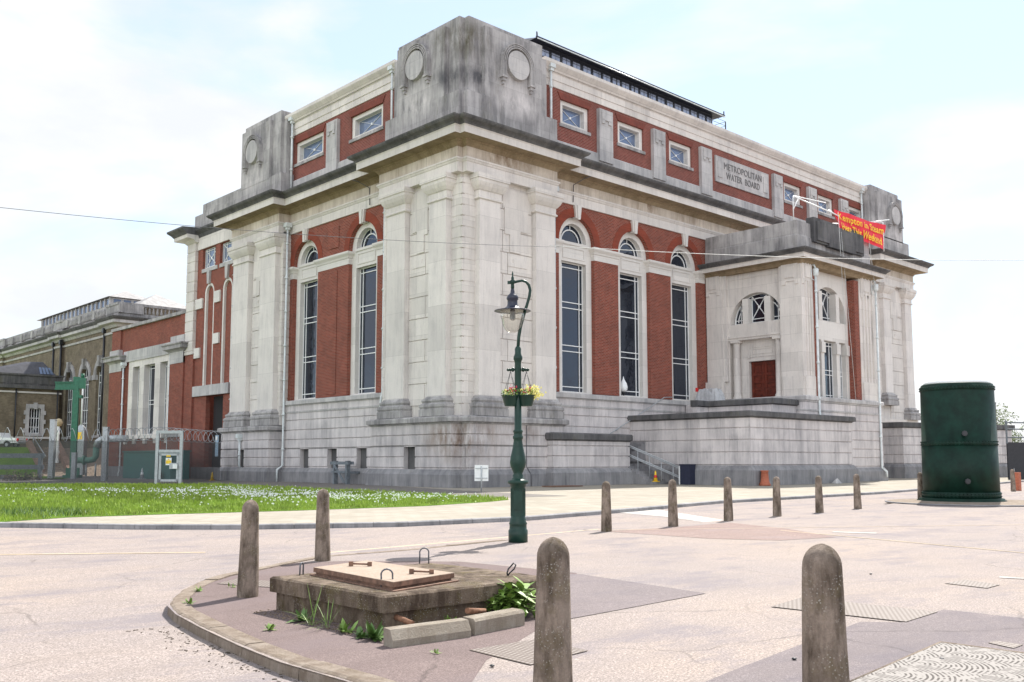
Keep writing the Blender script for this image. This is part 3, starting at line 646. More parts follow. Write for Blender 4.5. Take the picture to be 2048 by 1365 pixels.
# ---- corner towers above the cornice
def tower_faces(a, F, t0, t1, mir=False):
    """panelled face: base, projecting middle, stepped shoulders; t0 = corner side"""
    q = (lambda s: t0+t1-s) if mir else (lambda s: s)
    a.box(q(t0+1.1), q(t1-.45), .6, 1.6, 21.6, 28.45, F)
def roundel(F, c_, zc, d):
    a = MB(); a.plate(arc(c_, zc, .93, 0, 350, 35), [], d-.28, d+.1, F); o = P('roundel', a, 'weatherl')
    a = MB()
    for k in range(14):
        a0 = 180*k/14; a.plate(arc(c_, zc, 1.4, a0+.6, a0+12.3, 3)+arc(c_, zc, 1.03, a0+12.3, a0+.6, 3), [], d-.26, d+.1, F)
    for k in range(3): a.plate(arc(c_, zc, 1.12+.13*k, 0, 180, 20)+arc(c_, zc, 1.05+.13*k, 180, 0, 20), [], d-.32, d+.1, F)
    for s_ in (-1, 1):
        for k in range(4): a.box(c_+s_*1.215-.17+.09*k, c_+s_*1.215-.11+.09*k, d-.30, d+.1, zc-1.0, zc, F)
        a.box(c_+s_*1.215-.2, c_+s_*1.215+.2, d-.24, d+.1, zc-1.0, zc, F)
        a.box(c_+s_*1.215-.24, c_+s_*1.215+.24, d-.33, d+.1, zc-1.12, zc-.98, F); a.box(c_+s_*1.215-.13, c_+s_*1.215+.13, d-.25, d+.1, zc-1.32, zc-1.12, F); a.box(c_+s_*1.215-.06, c_+s_*1.215+.06, d-.18, d+.1, zc-1.52, zc-1.32, F)
    P('wreath', a, 'weather', o)
a = MB(); base = [(.6, 8.5), (.6, .95), (.95, .95), (.95, .6), (8.6, .6)]
def tprism(mb, loops, z0, z1): mb.prism(loops, z0, z1)
tprism(a, [(.6, 8.6), (.6, .98), (.98, .98), (.98, .6), (8.75, .6), (8.75, 2.2), (2.2, 2.2), (2.2, 8.6)], 21.6, 24.0)
tprism(a, [(.97, 7.7), (.97, 1.38), (1.38, 1.38), (1.38, .97), (7.75, .97), (7.75, 7.7)], 23.9, 28.92)
tprism(a, [(.98, 8.15), (.98, 2), (2, 2), (2, .98), (8.15, .98), (8.15, 8.15)], 23.9, 28.05)
a.box(2.4, 7.35, .62, 1.2, 23.9, 28.5, FR); a.box(2.4, 7.35, .62, 1.2, 23.9, 28.5, FL)
P('corner_tower', a, 'weather', label='soot-streaked stone tower on the near corner'); roundel(FR, 5.05, 26.6, .62); roundel(FL, 5.15, 26.75, .62)
a = MB()
tprism(a, [(.6, 29.75), (.6, 22.35), (2.4, 22.35), (2.4, 29.75)], 21.6, 23.7); tprism(a, [(1.1, 29.2), (1.1, 22.5), (6, 22.5), (6, 29.2)], 23.6, 28.05)
tprism(a, [(.85, 28.8), (.85, 22.95), (6, 22.95), (6, 28.8)], 23.6, 28.85); a.box(24.2, 28.85, .58, 1.2, 23.6, 28.35, FL)
P('corner_tower', a, 'weather', label='soot-streaked stone tower on the far left corner'); roundel(FL, 26.7, 26.3, .58)
a = MB()
tprism(a, [(52.6, .6), (60.4, .6), (60.4, 6), (52.6, 6)], 21.6, 23.7); tprism(a, [(52.7, .97), (59.5, .97), (59.5, 6), (52.7, 6)], 23.6, 27.6)
tprism(a, [(53.0, .85), (58.9, .85), (58.9, 6), (53.0, 6)], 23.6, 28.62); a.box(53.9, 59.2, .6, 1.2, 23.6, 28.1)
P('corner_tower', a, 'weather', label='soot-streaked stone tower on the far right corner'); roundel(FR, 57.3, 26.15, .6)
# ---- roof lantern
a = MB(); a.box(18.6, 43.6, 12.3, 18.2, 31, 35.2); P('lantern_base', a, 'lantern')
a = MB()
a.add([(17.8, 11.75, 36.3), (44.4, 11.75, 36.3), (44.4, 18.75, 36.3), (17.8, 18.75, 36.3), (19.6, 15.25, 37.9), (42.6, 15.25, 37.9)], [(0, 1, 5, 4), (1, 2, 5), (2, 3, 4, 5), (3, 0, 4), (3, 2, 1, 0)])
a.box(17.75, 44.45, 11.66, 11.8, 36.22, 36.42)
for s_ in (17.85, 44.35): a.tube([(s_, 11.75, 36.3), (s_, 11.75, 36.8)], .07, 6)
P('lantern_roof', a, 'lantern')
a = MB(); a.tube([(17.8, 11.62, 36.2), (44.4, 11.62, 36.2)], .05, 6); P('lantern_gutter', a, 'pipe')
a = MB(); a.box(18.7, 43.4, 12.5, 18.0, 35.1, 36.28); P('lantern_wall', a, 'lantern')
x = 19.0
while x < 43.0:
    a = MB(); a.box(x, x+.42, 12.42, 12.52, 35.3, 35.95); a.box(x+.5, x+.92, 12.42, 12.52, 35.3, 35.95); P('lantern_window', a, 'glassl'); x += 1.3
a = MB(); a.box(18.3, 45.2, 12.0, 12.6, 34.95, 35.1)
for k in range(12): xx = 18.6+k*2.4; a.tube([(xx, 12.05, 35.0), (xx, 12.05, 36.0)], .04, 5)
for z_ in (35.55, 36.0): a.tube([(18.4, 12.05, z_), (45.1, 12.05, z_), (45.1, 13.4, z_)], .022, 5)
for y_ in (12.05, 13.4): a.tube([(45.1, y_, 35.0), (45.1, y_, 36.0)], .03, 5)
P('lantern_walkway', a, 'blackm')
# ---- downpipes
def pipe(pts, head=None, r=.085, step=2.6):
    a = MB(); a.tube(pts, r, 8); (x, y, z0), (x1, y1, z1) = pts[0], pts[1]
    z = z0-1.2
    while z > z1+.3: a.lathe([(r+.035, -.08), (r+.035, .08)], (x, y, z), 8); a.box(x-.16, x+.16, y-.03, y+.03, z-.02, z+.02); z -= step
    if head:
        a.prism([(x-.14, y-.14), (x+.14, y-.14), (x+.14, y+.14), (x-.14, y+.14)], z0-.1, z0+.1); a.prism([(x-.24, y-.24), (x+.24, y-.24), (x+.24, y+.24), (x-.24, y+.24)], z0+.1, z0+.42)
    P('downpipe', a, 'pipe')
pipe([(8.9, 1.05, 19.2), (8.9, 1.05, 5.6), (8.95, .75, 5.2), (8.95, .75, 4.3)], True)
pipe([(1.05, 9.15, 19.2), (1.05, 9.15, 6.0), (.95, 9.15, 5.7), (.85, 9.15, 4.3)], True)
pipe([(.95, 21.75, 19.2), (.95, 21.75, 1.2), (.6, 21.9, .9), (.6, 21.9, 0)], True)
pipe([(9.0, 1.4, 27.8), (9.0, 1.4, 22.4)], True); pipe([(1.4, 9.0, 27.8), (1.4, 9.0, 22.4)], True); pipe([(1.4, 22.2, 27.8), (1.4, 22.2, 22.4)], True); pipe([(52.2, 1.4, 27.8), (52.2, 1.4, 22.4)], True)
pipe([(-.12, 26.5, 3.2), (-.12, 26.5, 1.3), (-.05, 26.6, 1.1), (.1, 26.6, 1.0)], True)
# cracks-line cables on the cornice returns
a = MB()
for F, s0 in ((FR, 11.6), (FL, 11.9)):
    a.tube([F(s0, .2, 20.7), F(s0-.2, .6, 20.6), F(s0-.6, 1.26, 20.2), F(s0-.65, 1.26, 19.0)], .03, 5)
a.tube([(5.3, -.04, 3.7), (5.3, -.04, 1.2), (5.5, -.24, .7), (5.5, -.24, 0)], .025, 5)
P('wall_cable', a, 'cabled')
# ================================================================ ENTRANCE BLOCK (part of the engine house)
FP = lambda s, d, z: (26+d, s, z); FF = lambda s, d, z: (s, -6.9+d, z)
a = MB(); a.box(27.5, 36.3, -5.4, 1.6, 4.0, 15.9); P('entrance_core', a, 'dark')  # dark filler box added behind the entrance openings to block light
# podium
a = MB(); POD = [(25.8, 1.3), (25.8, -7.1), (37.3, -7.1), (37.3, 1.3)]
a.sweep(POD, course_prof(0, 5.7, [1.12, 1.78, 2.42, 3.1, 3.8, 4.53])); a.box(26, 37.1, -6.9, 1.3, 0, 5.9); P('entrance_podium', a, 'stone_c')
a = MB(); a.sweep(POD, foot); P('entrance_podium_foot', a, 'foot')
a = MB(); a.sweep(POD, [(-.5, 5.72), (.02, 5.72), (.06, 5.82), (.14, 5.86), (.14, 6.1), (.08, 6.16), (-.6, 6.24)]); a.sweep(POD, fil); P('entrance_ledge', a, 'weatherl')
# left wall with recess
a = MB()
lun = lambda c, z, r, n=22: [(c-r, z), (c+r, z)]+arc(c, z, r, 0, 180, n)[1:-1]
a.plate(rect(-5.2, -.1, 6.1, 15.9), [[(-4.95, 6.1), (-.55, 6.1), (-.55, 10.75), (-4.95, 10.75)], lun(-2.93, 11.85, 2.27)], .35, .9, FP)
a.plate(rect(-6.9, -5.15, 6.1, 15.9), [], 0, .9, FP); a.plate(rect(-.15, 1.35, 6.1, 15.9), [], 0, .9, FP)
a.box(-6.9, -5.35, .02, .6, 6.1, 7.6, lambda s, d, z: (26-.14+d, s, z)); a.box(-.05, 1.4, .0, .6, 6.1, 7.56, lambda s, d, z: (26-.14+d, s, z))
a.box(-.45, .1, .12, .8, 7.55, 15.7, FP); a.box(-5.3, -5.05, .12, .8, 7.55, 15.7, FP)
a.box(-5.15, -.2, .3, .36, 15.3, 15.36, FP)
P('entrance_wall', a, 'stone'); a = MB(); a.plate(rect(26.012, 27.62, 6.09, 15.89), [], -.008, .9, FF); a.plate(rect(34.6, 36.9, 6.1, 15.9), [], 0, .9, FF)
a.box(26.2, 27.5, -.12, .3, 6.1, 7.6, FF); a.box(34.7, 36.8, -.12, .3, 6.1, 7.6, FF)
for s_ in (26.55, 26.9, 27.2): a.box(s_, s_+.16, -.09, .3, 7.6, 15.8, FF)
for s_ in (35.0, 35.5, 36.0, 36.5): a.box(s_, s_+.2, -.10, .3, 7.6, 15.8, FF)
P('entrance_wall', a, 'stone')
# stepped ornaments at pier heads
def orn(F, s0, s1, ztop):
    a = MB(); w = s1-s0
    a.plate([(s0, ztop), (s0, ztop-1.5), (s0+.2*w, ztop-1.5), (s0+.2*w, ztop-1.25), (s1-.25*w, ztop-1.25), (s1-.25*w, ztop-1.5), (s1, ztop-1.5), (s1, ztop)], [], -.07, .05, F)
    a.plate(rect(s0+.22*w, s1-.22*w, ztop-1.0, ztop-.15), [], -.13, .0, F); P('pier_ornament', a, 'stone')
orn(FP, -6.7, -5.35, 15.75); orn(FP, .05, 1.25, 15.75); orn(FF, 26.15, 27.5, 15.75); orn(FF, 34.8, 36.4, 15.75)
# brick strips
a = MB(); a.box(1.3, 2.2, 26.0, 26.6, 0, 1, lambda y, x, z: (x, y, 6.1+z*9.6)); P('brick_strip', a, 'brick')
a = MB(); a.plate(rect(27.6, 28.3, 6.1, 15.5), [], .05, 1.2, FF); a.plate(rect(33.9, 34.62, 6.1, 15.5), [], .05, 1.2, FF); P('brick_strip', a, 'brick')
# front window bay
a = MB(); a.plate(rect(28.3, 33.9, 10.55, 15.8), [lun(31.1, 12.05, 2.6)], .65, 1.3, FF)
for s_ in (28.3, 29.75, 32.0, 33.45): a.box(s_, s_+.45, .65, 1.3, 6.15, 10.55, FF); a.box(s_-.05, s_+.5, .55, 1.3, 9.6, 10.4, FF)
for s_ in (29.55, 32.1): a.box(s_, s_+.5, .62, 1.3, 12.05, 14.0 if s_ < 29 else 14.25, FF)
P('window_surround', a, 'trim')
def grid(F, x0, x1, z0, z1, vs=(), hs=(), diag=False, d=1.05, nm='window', gl='glass'):
    w = MB(); L = [(x0+.03, z0, x0+.03, z1), (x1-.03, z0, x1-.03, z1), (x0, z0+.03, x1, z0+.03), (x0, z1-.03, x1, z1-.03)]
    L += [(x0+(x1-x0)*k, z0, x0+(x1-x0)*k, z1) for k in vs]+[(x0, z0+(z1-z0)*k, x1, z0+(z1-z0)*k) for k in hs]
    if diag: L += [(x0, z0, x1, z1), (x0, z1, x1, z0)]; w.plate(arc((x0+x1)/2, (z0+z1)/2, .1, 0, 330, 11), [], d-.07, d, F)
    bars(w, F, L, d=d, w=.055); wi = P(nm, w, 'paint'); g = MB(); g.box(x0-.1, x1+.1, d+.01, d+.05, z0-.05, z1+.05, F); P('pane', g, gl, wi)
for s_ in (28.75, 30.2, 32.45): grid(FF, s_, s_+(1.8 if s_ == 30.2 else 1.0), 6.2, 10.5, (.25, .75), (.06, .42, .5, .93))
def lunette(F, c, z, r, mull, d):
    w = MB(); w.plate([(c-r, z), (c+r, z)]+arc(c, z, r, 0, 180, 22)[1:-1], [[(c-r+.14, z+.06), (c+r-.14, z+.06)]+arc(c, z+.06, r-.12, 2, 178, 22)[1:-1]], d-.05, d, F)
    L = [(c+x_, z, c+x_, z+sqrt(max(.05, r*r-x_*x_))) for x_ in mull]+[(c-r*.97, z+.3, c+r*.97, z+.3)]
    x2 = mull[1]; L += [(c-x2, z+.3, c+x2, z+r*.93), (c-x2, z+r*.93, c+x2, z+.3)]
    w.plate(arc(c, z+.15+r*.47, .11, 0, 330, 11), [], d-.07, d, F); bars(w, F, L, d=d, w=.055)
    w.plate(arc(c, z, r*.86, 4, 176, 20)+arc(c, z, r*.83, 176, 4, 20), [], d-.05, d, F)
    wi = P('lunette_window', w, 'paint'); g = MB(); g.box(c-r, c+r, d+.01, d+.05, z-.1, z+r, F); P('pane', g, 'glass', wi)
lunette(FF, 31.1, 12.1, 2.55, (-.75, .75, -1.6, 1.6), 1.2)
lunette(FP, -2.93, 11.9, 2.2, (-.62, .62, -1.6, 1.6), .85)
a = MB()
for s_ in (-4.15, -2.25): a.box(s_, s_+.52, .36, .88, 11.85, 13.75, FP)
P('mullion', a, 'trim')
# doorway
a = MB(); a.plate(rect(-5.0, -.5, 6.1, 10.8), [rect(-4.25, -1.95, 6.1, 9.0)], .75, 1.3, FP)
a.plate(rect(-4.35, -1.95, 9.3, 10.15), [rect(-4.22, -2.08, 9.42, 10.03)], .71, .76, FP); a.plate(rect(-4.0, -2.3, 9.52, 9.93), [rect(-3.95, -2.35, 9.57, 9.88)], .71, .76, FP)
for s_ in (-4.42, -2.12):
    for z_ in (9.25, 9.95): a.box(s_, s_+.22, .68, .76, z_, z_+.22, FP)
a.box(-5.05, -.45, .25, 1.0, 10.62, 10.82, FP); a.box(-5.12, -.38, .18, .4, 10.8, 10.95, FP)
P('door_surround', a, 'stone')
for s_ in (-1.11, -4.72):
    a = MB(); a.lathe([(.36, 6.15), (.36, 6.27), (.33, 6.28), (.34, 6.36), (.29, 6.42), (.27, 6.5), (.265, 8), (.235, 10.2), (.25, 10.24), (.25, 10.3), (.235, 10.32), (.25, 10.4), (.31, 10.46)], (26.42, s_, 0), 20)
    a.box(s_-.34, s_+.34, .08, .76, 10.44, 10.62, FP); a.box(s_-.4, s_+.4, .02, .82, 5.95, 6.16, FP); P('column', a, 'stone')
for i, s_ in enumerate((-4.22, -3.1)):
    a = MB(); a.plate(rect(s_, s_+1.1, 6.16, 8.98), [rect(s_+.2, s_+.9, 8.1, 8.75), rect(s_+.2, s_+.9, 7.5, 7.9), rect(s_+.2, s_+.9, 6.95, 7.35), rect(s_+.2, s_+.9, 6.35, 6.8)], 1.0, 1.12, FP)
    a.box(s_+.1, s_+1.0, 1.06, 1.1, 6.2, 8.9, FP); d = P('door', a, 'wood')
    b = MB()
    for z0, z1 in ((8.2, 8.65), (7.57, 7.83), (7.02, 7.28), (6.43, 6.72)): b.box(s_+.29, s_+.81, 1.02, 1.08, z0, z1, FP)
    P('door_panel', b, 'wood', d)
# entablature and parapet of the entrance block
PE = [(26, 1.35), (26, -6.9), (37.0, -6.9), (37.0, 1.35)]
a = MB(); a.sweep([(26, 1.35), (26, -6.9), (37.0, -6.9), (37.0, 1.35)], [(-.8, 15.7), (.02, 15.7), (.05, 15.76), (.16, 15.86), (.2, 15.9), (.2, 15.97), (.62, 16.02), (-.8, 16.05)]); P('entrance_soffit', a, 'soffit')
a = MB(); a.sweep(PE, [(-.8, 16.02), (.65, 16.02), (.65, 16.28), (.7, 16.3), (.7, 16.34), (-.8, 16.34)]); P('entrance_fascia', a, 'stone')
a = MB(); a.sweep(PE, [(-.8, 16.34), (.74, 16.34), (.82, 16.45), (1.0, 16.58), (1.02, 16.66), (-.3, 16.95), (-.8, 16.95)]); P('entrance_crown', a, 'soot_and_shade')
a = MB(); a.sweep([(26.1, 1.35), (26.1, -6.65), (37.0, -6.65), (37.0, 1.3)], [(-.7, 16.7), (.06, 16.7), (.06, 17.85), (0, 17.9), (0, 18.95), (-.7, 18.95)]); a.box(26.5, 36.6, -6.2, 1.2, 16.7, 18.2)
P('entrance_parapet', a, 'weather')
a = MB(); a.box(28.0, 35.6, -6.95, -6.3, 17.6, 19.45); a.plate([(28.3, 17.75), (30, 17.75), (30, 17.5), (34, 17.5), (34, 17.75), (35.3, 17.75), (35.3, 19.2), (28.3, 19.2)], [], -.02, .3, lambda s, d, z: (s, -7.05+d, z)); P('parapet_panel', a, 'soot_and_shade')
pipe([(27.55, -7.2, 15.0), (27.55, -7.2, 5.0), (27.5, -7.3, 4.6), (27.5, -7.3, 3.5)]); pipe([(36.75, -7.2, 15.0), (36.75, -7.2, 1.0), (36.9, -7.5, .7), (36.9, -7.5, .3)])
a = MB()
for x_ in (27.55, 36.75): a.lathe([(.13, 14.9), (.2, 15.0), (.22, 15.4), (.15, 15.5)], (x_, -7.22, 0), 10); a.tube([(x_-.0, -7.2, 15.5), (x_, -7.1, 15.75), (x_, -6.9, 15.8)], .07, 7); a.tube([(x_-.3, -7.05, 15.4), (x_-.3, -7.05, 14.7), (x_, -7.15, 14.6)], .04, 6)
P('rainwater_hopper', a, 'pipe')
# ================================================================ entrance terrace, stairs and low walls
TER = thing('entrance_terrace', 'big stone-walled entrance terrace with dark coping in front of the columned doorway', 'terrace')
a = MB(); TP = [(16.5, 2.7), (16.5, -8.56), (29.55, -8.56), (29.55, -7.0)]
a.sweep(TP, course_prof(0, 4.3, [1.28, 2.1, 2.88, 3.63], -.5)); a.box(16.9, 29.1, -8.1, 1.1, 0, 4.2); P('wall', a, 'stone_c', TER)
a = MB(); a.sweep(TP, [(-.4, -.2), (.25, -.2), (.25, .95), (.04, 1.25), (-.4, 1.25)]); P('wall_foot', a, 'foot', TER)
cop = [(-.55, 4.26), (.03, 4.26), (.06, 4.32), (.22, 4.36), (.22, 4.64), (.16, 4.70), (-.55, 4.74)]
a = MB(); a.sweep(TP, cop); P('coping', a, 'soot_and_shade', TER)
a = MB(); a.sweep([(21.2, -1.0), (22.75, -1.0), (22.75, -6.3), (25.9, -6.3)], [(-.3, 4.2), (.1, 4.2), (.1, 5.42), (-.3, 5.42)]); a.box(22.9, 25.9, -6.1, 1.1, 4.2, 5.7); P('landing_wall', a, 'stone_c', TER)
a = MB(); a.sweep([(21.1, -1.0), (22.75, -1.0), (22.75, -6.3), (25.9, -6.3)], [(-.35, 5.42), (.18, 5.45), (.3, 5.5), (.3, 5.8), (.24, 5.88), (-.35, 5.9)]); P('landing_coping', a, 'soot_and_shade', TER)
a = MB()
for k in range(13): a.box(14.3, 16.3, -2.3+k*.29, 1.2, .17*k, .17*(k+1)) if k < 12 else None
a.box(9.5, 16.3, 1.1, 1.25, 0, 2.2)
for k in range(17): a.box(13.9+k*.36, 21.5, -.2, 1.1, 1.5+.17*k, 1.67+.17*k)
a.box(9.0, 14.3, -.2, 1.1, 0, 2.0)
P('steps', a, 'foot', TER)
LW = thing('stair_wall', 'low stone wall with black coping at the foot of the near corner, beside the stairs', 'wall')
a = MB(); LP = [(7.1, .0), (7.1, -.55), (14.4, -.55), (14.4, 1.0)]
a.sweep(LP, course_prof(0, 2.85, [1.12, 1.85, 2.5], -.45)); a.box(7.5, 14.1, -.2, .9, 0, 2.8); P('wall', a, 'stone_c', LW)
a = MB(); a.sweep(LP, [(-.3, -.2), (.3, -.2), (.3, .8), (.04, 1.08), (-.3, 1.08)]); P('wall_foot', a, 'foot', LW)
a = MB(); a.sweep(LP, [(-.5, 2.8), (.03, 2.8), (.06, 2.86), (.16, 2.9), (.16, 3.22), (.1, 3.3), (-.5, 3.34)]); P('coping', a, 'soot_and_shade', LW)
RW = thing('yard_wall', 'low stone wall with dark coping running right behind the green tank', 'wall')
a = MB(); RP = [(48.7, .3), (49.0, -3.3), (64, -7.2), (64, -3)]
a.sweep(RP, course_prof(0, 4.55, [1.3, 2.1, 2.95, 3.75], -.5)); P('wall', a, 'stone_c', RW)
a = MB(); a.sweep(RP, [(-.3, -.2), (.25, -.2), (.25, 1.0), (.03, 1.28), (-.3, 1.28)]); P('wall_foot', a, 'foot', RW)
a = MB(); a.sweep(RP, [(-.6, 4.5), (.05, 4.5), (.2, 4.6), (.2, 5.0), (-.6, 5.06)]); P('coping', a, 'soot_and_shade', RW)
a = MB(); a.box(49.2, 50.1, .30, .36, .2, 4.3); P('side_door', a, 'red')
# stair handrails
hr = thing('stair_handrail', 'galvanised double handrail sloping down from the terrace wall beside the blue bin', 'handrail', (0, 0, 0))
a = MB()
for dz in (0, -.62):
    for dd in (0, .05): a.tube([(14.35, 1.3, 3.05+dz-dd*2), (14.35, .7, 3.0+dz-dd*2), (14.35+1.4, -3.6, 1.15+dz-dd*2)], .042, 6)
P('rail', a, 'galv', hr)
a = MB(); a.box(15.7, 15.82, -3.72, -3.6, 0, 1.2); P('end_post', a, 'paint', hr)
for k in range(6):
    t = k/5.5; a = MB(); x_, y_, z_ = 14.35+1.4*t, .7-4.3*t, 2.95-1.85*t; a.tube([(x_, y_, z_), (x_, y_, max(0, z_-1.15-.9*(1-t)))], .03, 6); P('post', a, 'galv', hr)
hr = thing('wall_handrail', 'thin handrail fixed to the house wall above the stair wall coping', 'handrail')
a = MB(); a.tube([(13.2, 1.0, 2.95), (17.2, 1.0, 4.75), (20.2, 1.0, 6.15), (21.2, 1.0, 6.2)], .035, 6); a.tube([(15.0, 1.2, 3.6), (15.0, 1.0, 3.76)], .04, 5); a.tube([(19.5, 1.2, 5.65), (19.5, 1.0, 5.82)], .04, 5); P('rail', a, 'galv', hr)
# ================================================================ rear wing (part of engine house) and brick annexe
a = MB(); a.plate(rect(29.7, 38.95, 0, 20.45), [[(y0, 11.9) for y0 in ()] or rect(33.25, 36.5, 0, 7.15)] +
                  [rect(35.5, 38.0, 18.5, 20.35), rect(32.0, 34.6, 18.5, 20.35)] + [[(c_-.95, 8.05), (c_+.95, 8.05)]+arc(c_, 16.2, .95, 0, 180, 14) for c_ in (36.45, 33.0)], 1.7, 2.1, FL)
a.box(30, 40.4, 2.5, 20, 0, 21); a.box(33, 36.8, 2.3, 2.45, 7.6, 17.5, FL); a.box(33.2, 33.24, 2.1, 2.4, 0, 7.15, FL)
a.plate([(31.9, 8.1), (34.1, 8.1)]+arc(33.0, 16.2, .9, 0, 180, 10), [], 1.95, 2.2, FL); a.plate([(35.5, 8.1), (37.4, 8.1)]+arc(36.45, 16.2, .9, 0, 180, 10), [], 1.95, 2.2, FL)
P('rear_wing_wall', a, 'brick')
a = MB(); a.box(33.3, 36.45, 2.4, 2.48, 0, 7.14, FL); P('rear_doorway', a, 'dark')  # dark plate: the unlit depth of the doorway is put into its colour
for c_ in (36.45, 33.0):
    a = MB(); pr_ = [(c_-.95, 8.1)]+arc(c_, 16.2, .95, 180, 0, 16)+[(c_+.95, 8.1), (c_+.7, 8.1)]+arc(c_, 16.2, .7, 0, 180, 16)+[(c_-.7, 8.1)]
    a.plate(pr_, [], 1.74, 2.1, FL); P('arch_trim', a, 'trim')
    a = MB(); a.plate([(c_-.18, 17.05), (c_+.18, 17.05), (c_+.28, 18.2), (c_-.28, 18.2)], [], 1.5, 1.8, FL); a.box(c_-1.5, c_+1.5, 1.6, 1.9, 18.18, 18.5, FL); P('keystone', a, 'weatherl')
a = MB()
for s0, s1, z0, z1 in ((34.2, 35.2, 15.2, 16.2), (34.2, 35.2, 11.6, 12.5), (37.6, 39.0, 15.0, 15.9), (37.9, 39.2, 10.6, 11.5)): a.box(s0, s1, 1.55, 1.9, z0, z1, FL)
P('stone_block', a, 'trim')
a = MB(); a.box(32.0, 38.9, 1.5, 2.2, 7.18, 8.08, FL); P('lintel', a, 'weatherl')
a = MB(); a.box(29.7, 38.95, 1.62, 2.2, 20.4, 21.5, FL); P('rear_frieze', a, 'stone')
a = MB()
qq = [(-.35, 11), (0, 11)]+grooves([11.3+.9*i for i in range(11)], 0, .06, .04)+[(0, 21.2), (-.35, 21.2)]
a.sweep([(3.0, 40.6), (1.4, 40.6), (1.4, 38.95), (1.8, 38.95)], qq); a.box(1.7, 3, 39.1, 40.4, 11, 21.2); P('quoin', a, 'stone')
a = MB(); a.box(38.95, 40.6, 1.5, 2.6, 0, 11.1, FL); P('rear_pier', a, 'brick')
a = MB(); a.box(40.75, 29.6, 1.62, 2.6, 0, 1.0, FL); P('rear_base', a, 'foot')
RC = [(3.5, 40.6), (1.4, 40.6), (1.4, 38.95), (1.65, 38.95), (1.65, 29.7)]
a = MB(); a.sweep([(3.5, 40.6), (1.4, 40.6), (1.4, 38.7)], [(-.4, 21.1), (.05, 21.1), (.3, 21.35), (.9, 21.42), (.9, 21.75), (-.4, 21.75)]); P('rear_cornice', a, 'stone')
a = MB(); a.sweep([(3.5, 40.6), (1.4, 40.6), (1.4, 38.7)], [(-.4, 21.75), (.95, 21.75), (1.1, 21.95), (1.4, 22.2), (1.4, 22.35), (-.4, 22.5)]); a.sweep([(1.65, 38.9), (1.65, 29.7)], [(-.4, 21.5), (.05, 21.5), (.15, 21.8), (.45, 22.1), (.45, 22.25), (-.4, 22.35)]); P('rear_crown', a, 'soot_and_shade')
a = MB(); a.box(30.0, 40.1, 1.8, 6, 22.2, 23.75, FL); a.box(30.0, 38.6, 1.85, 6, 23.7, 24.6, FL); P('rear_parapet', a, 'weather')
for s0, s1 in ((35.5, 38.0), (32.0, 34.6)): grid(FL, s0, s1, 18.5, 20.35, (.12, .3, .7, .88), (.1, .9), True, 2.0, 'attic_window', 'glassb')
pipe([(1.35, 31.2, 18.2), (1.35, 31.2, 1.0), (1.3, 31.2, .6), (1.3, 31.2, 0)], r=.06)
# ---- annexe
AN = thing('brick_annexe', 'lower red brick annexe with three tall stone-framed windows, left of the engine house', 'annexe', (0, 0, 0))
PA = lambda n, mb, m, parent=None: P(n, mb, m, parent or AN)
a = MB(); a.plate(rect(40.6, 58.5, 0, 15.0), [rect(43.6, 53.9, 4.0, 11.4)], 1.7, 2.2, FL); a.box(40.7, 58.5, 2.2, 24, 0, 3.9, FL); a.box(40.7, 58.5, 3.2, 24, 3.9, 14.7, FL)
a.box(40.6, 43.5, 1.35, 1.8, 1.0, 11.5, FL); a.box(55.2, 58.5, 1.35, 1.8, 1.0, 11.5, FL); a.box(40.6, 41.8, 1.5, 1.8, 11.5, 14.9, FL); a.box(56.2, 58.5, 1.5, 1.8, 11.5, 14.9, FL)
PA('wall', a, 'brick')
a = MB(); a.plate(rect(43.5, 54.0, 3.95, 11.5), [rect(44.6, 46.3, 4.1, 10.85), rect(47.5, 50.1, 4.1, 10.85), rect(51.25, 52.9, 4.1, 10.85)], 1.62, 2.6, FL)
a.box(43.5, 54.6, 1.45, 1.8, 3.7, 4.05, FL)
for k in (44.3, 46.8, 49.3, 51.9, 54.2): a.box(k-.3, k+.3, 1.5, 1.8, 3.2, 3.7, FL)
PA('window_surround', a, 'stone')
for s0, s1 in ((44.6, 46.3), (47.5, 50.1), (51.25, 52.9)): 
    w = MB(); x0, x1 = s0, s1
    bars(w, FL, [(x0+.03, 4.1, x0+.03, 10.85), (x1-.03, 4.1, x1-.03, 10.85), (x0+.35, 4.1, x0+.35, 10.85), (x1-.35, 4.1, x1-.35, 10.85), (x0, 4.13, x1, 4.13), (x0, 10.5, x1, 10.5), (x0, 7.4, x1, 7.4), (x0, 7.0, x1, 7.0), (x0, 10.82, x1, 10.82)], d=2.22, w=.06)
    wi = PA('window', w, 'paint'); g = MB(); g.box(x0-.1, x1+.1, 2.23, 2.27, 4.0, 10.9, FL); PA('pane', g, 'glass', wi)
a = MB(); a.box(43.5, 55.2, 1.5, 2.2, 11.45, 12.55, FL); a.box(40.6, 43.5, 1.3, 1.8, 10.4, 11.5, FL); a.box(55.2, 58.5, 1.3, 1.8, 10.6, 11.5, FL); a.box(40.5, 43.4, 1.3, 1.8, 12.2, 12.95, FL); a.box(56, 58.5, 1.3, 1.8, 12.2, 12.85, FL)
a.box(40.4, 58.6, 1.3, 1.8, 3.75, 4.15, FL) if False else a.box(40.4, 43.5, 1.25, 1.8, 3.7, 4.15, FL); a.box(55.0, 58.6, 1.25, 1.8, 3.7, 4.15, FL); PA('stone_band', a, 'weatherl')
for s0, s1 in ((40.4, 43.6), (55.1, 58.7)):
    a = MB(); p_ = [(1.8, s1), (1.35, s1), (1.35, s0), (1.8, s0)]
    a.sweep(p_, [(-.3, 11.45), (.05, 11.45), (.2, 11.6), (.5, 11.7), (.5, 12.0), (.62, 12.1), (.62, 12.2), (-.3, 12.3)]); PA('pier_cornice', a, 'weather')
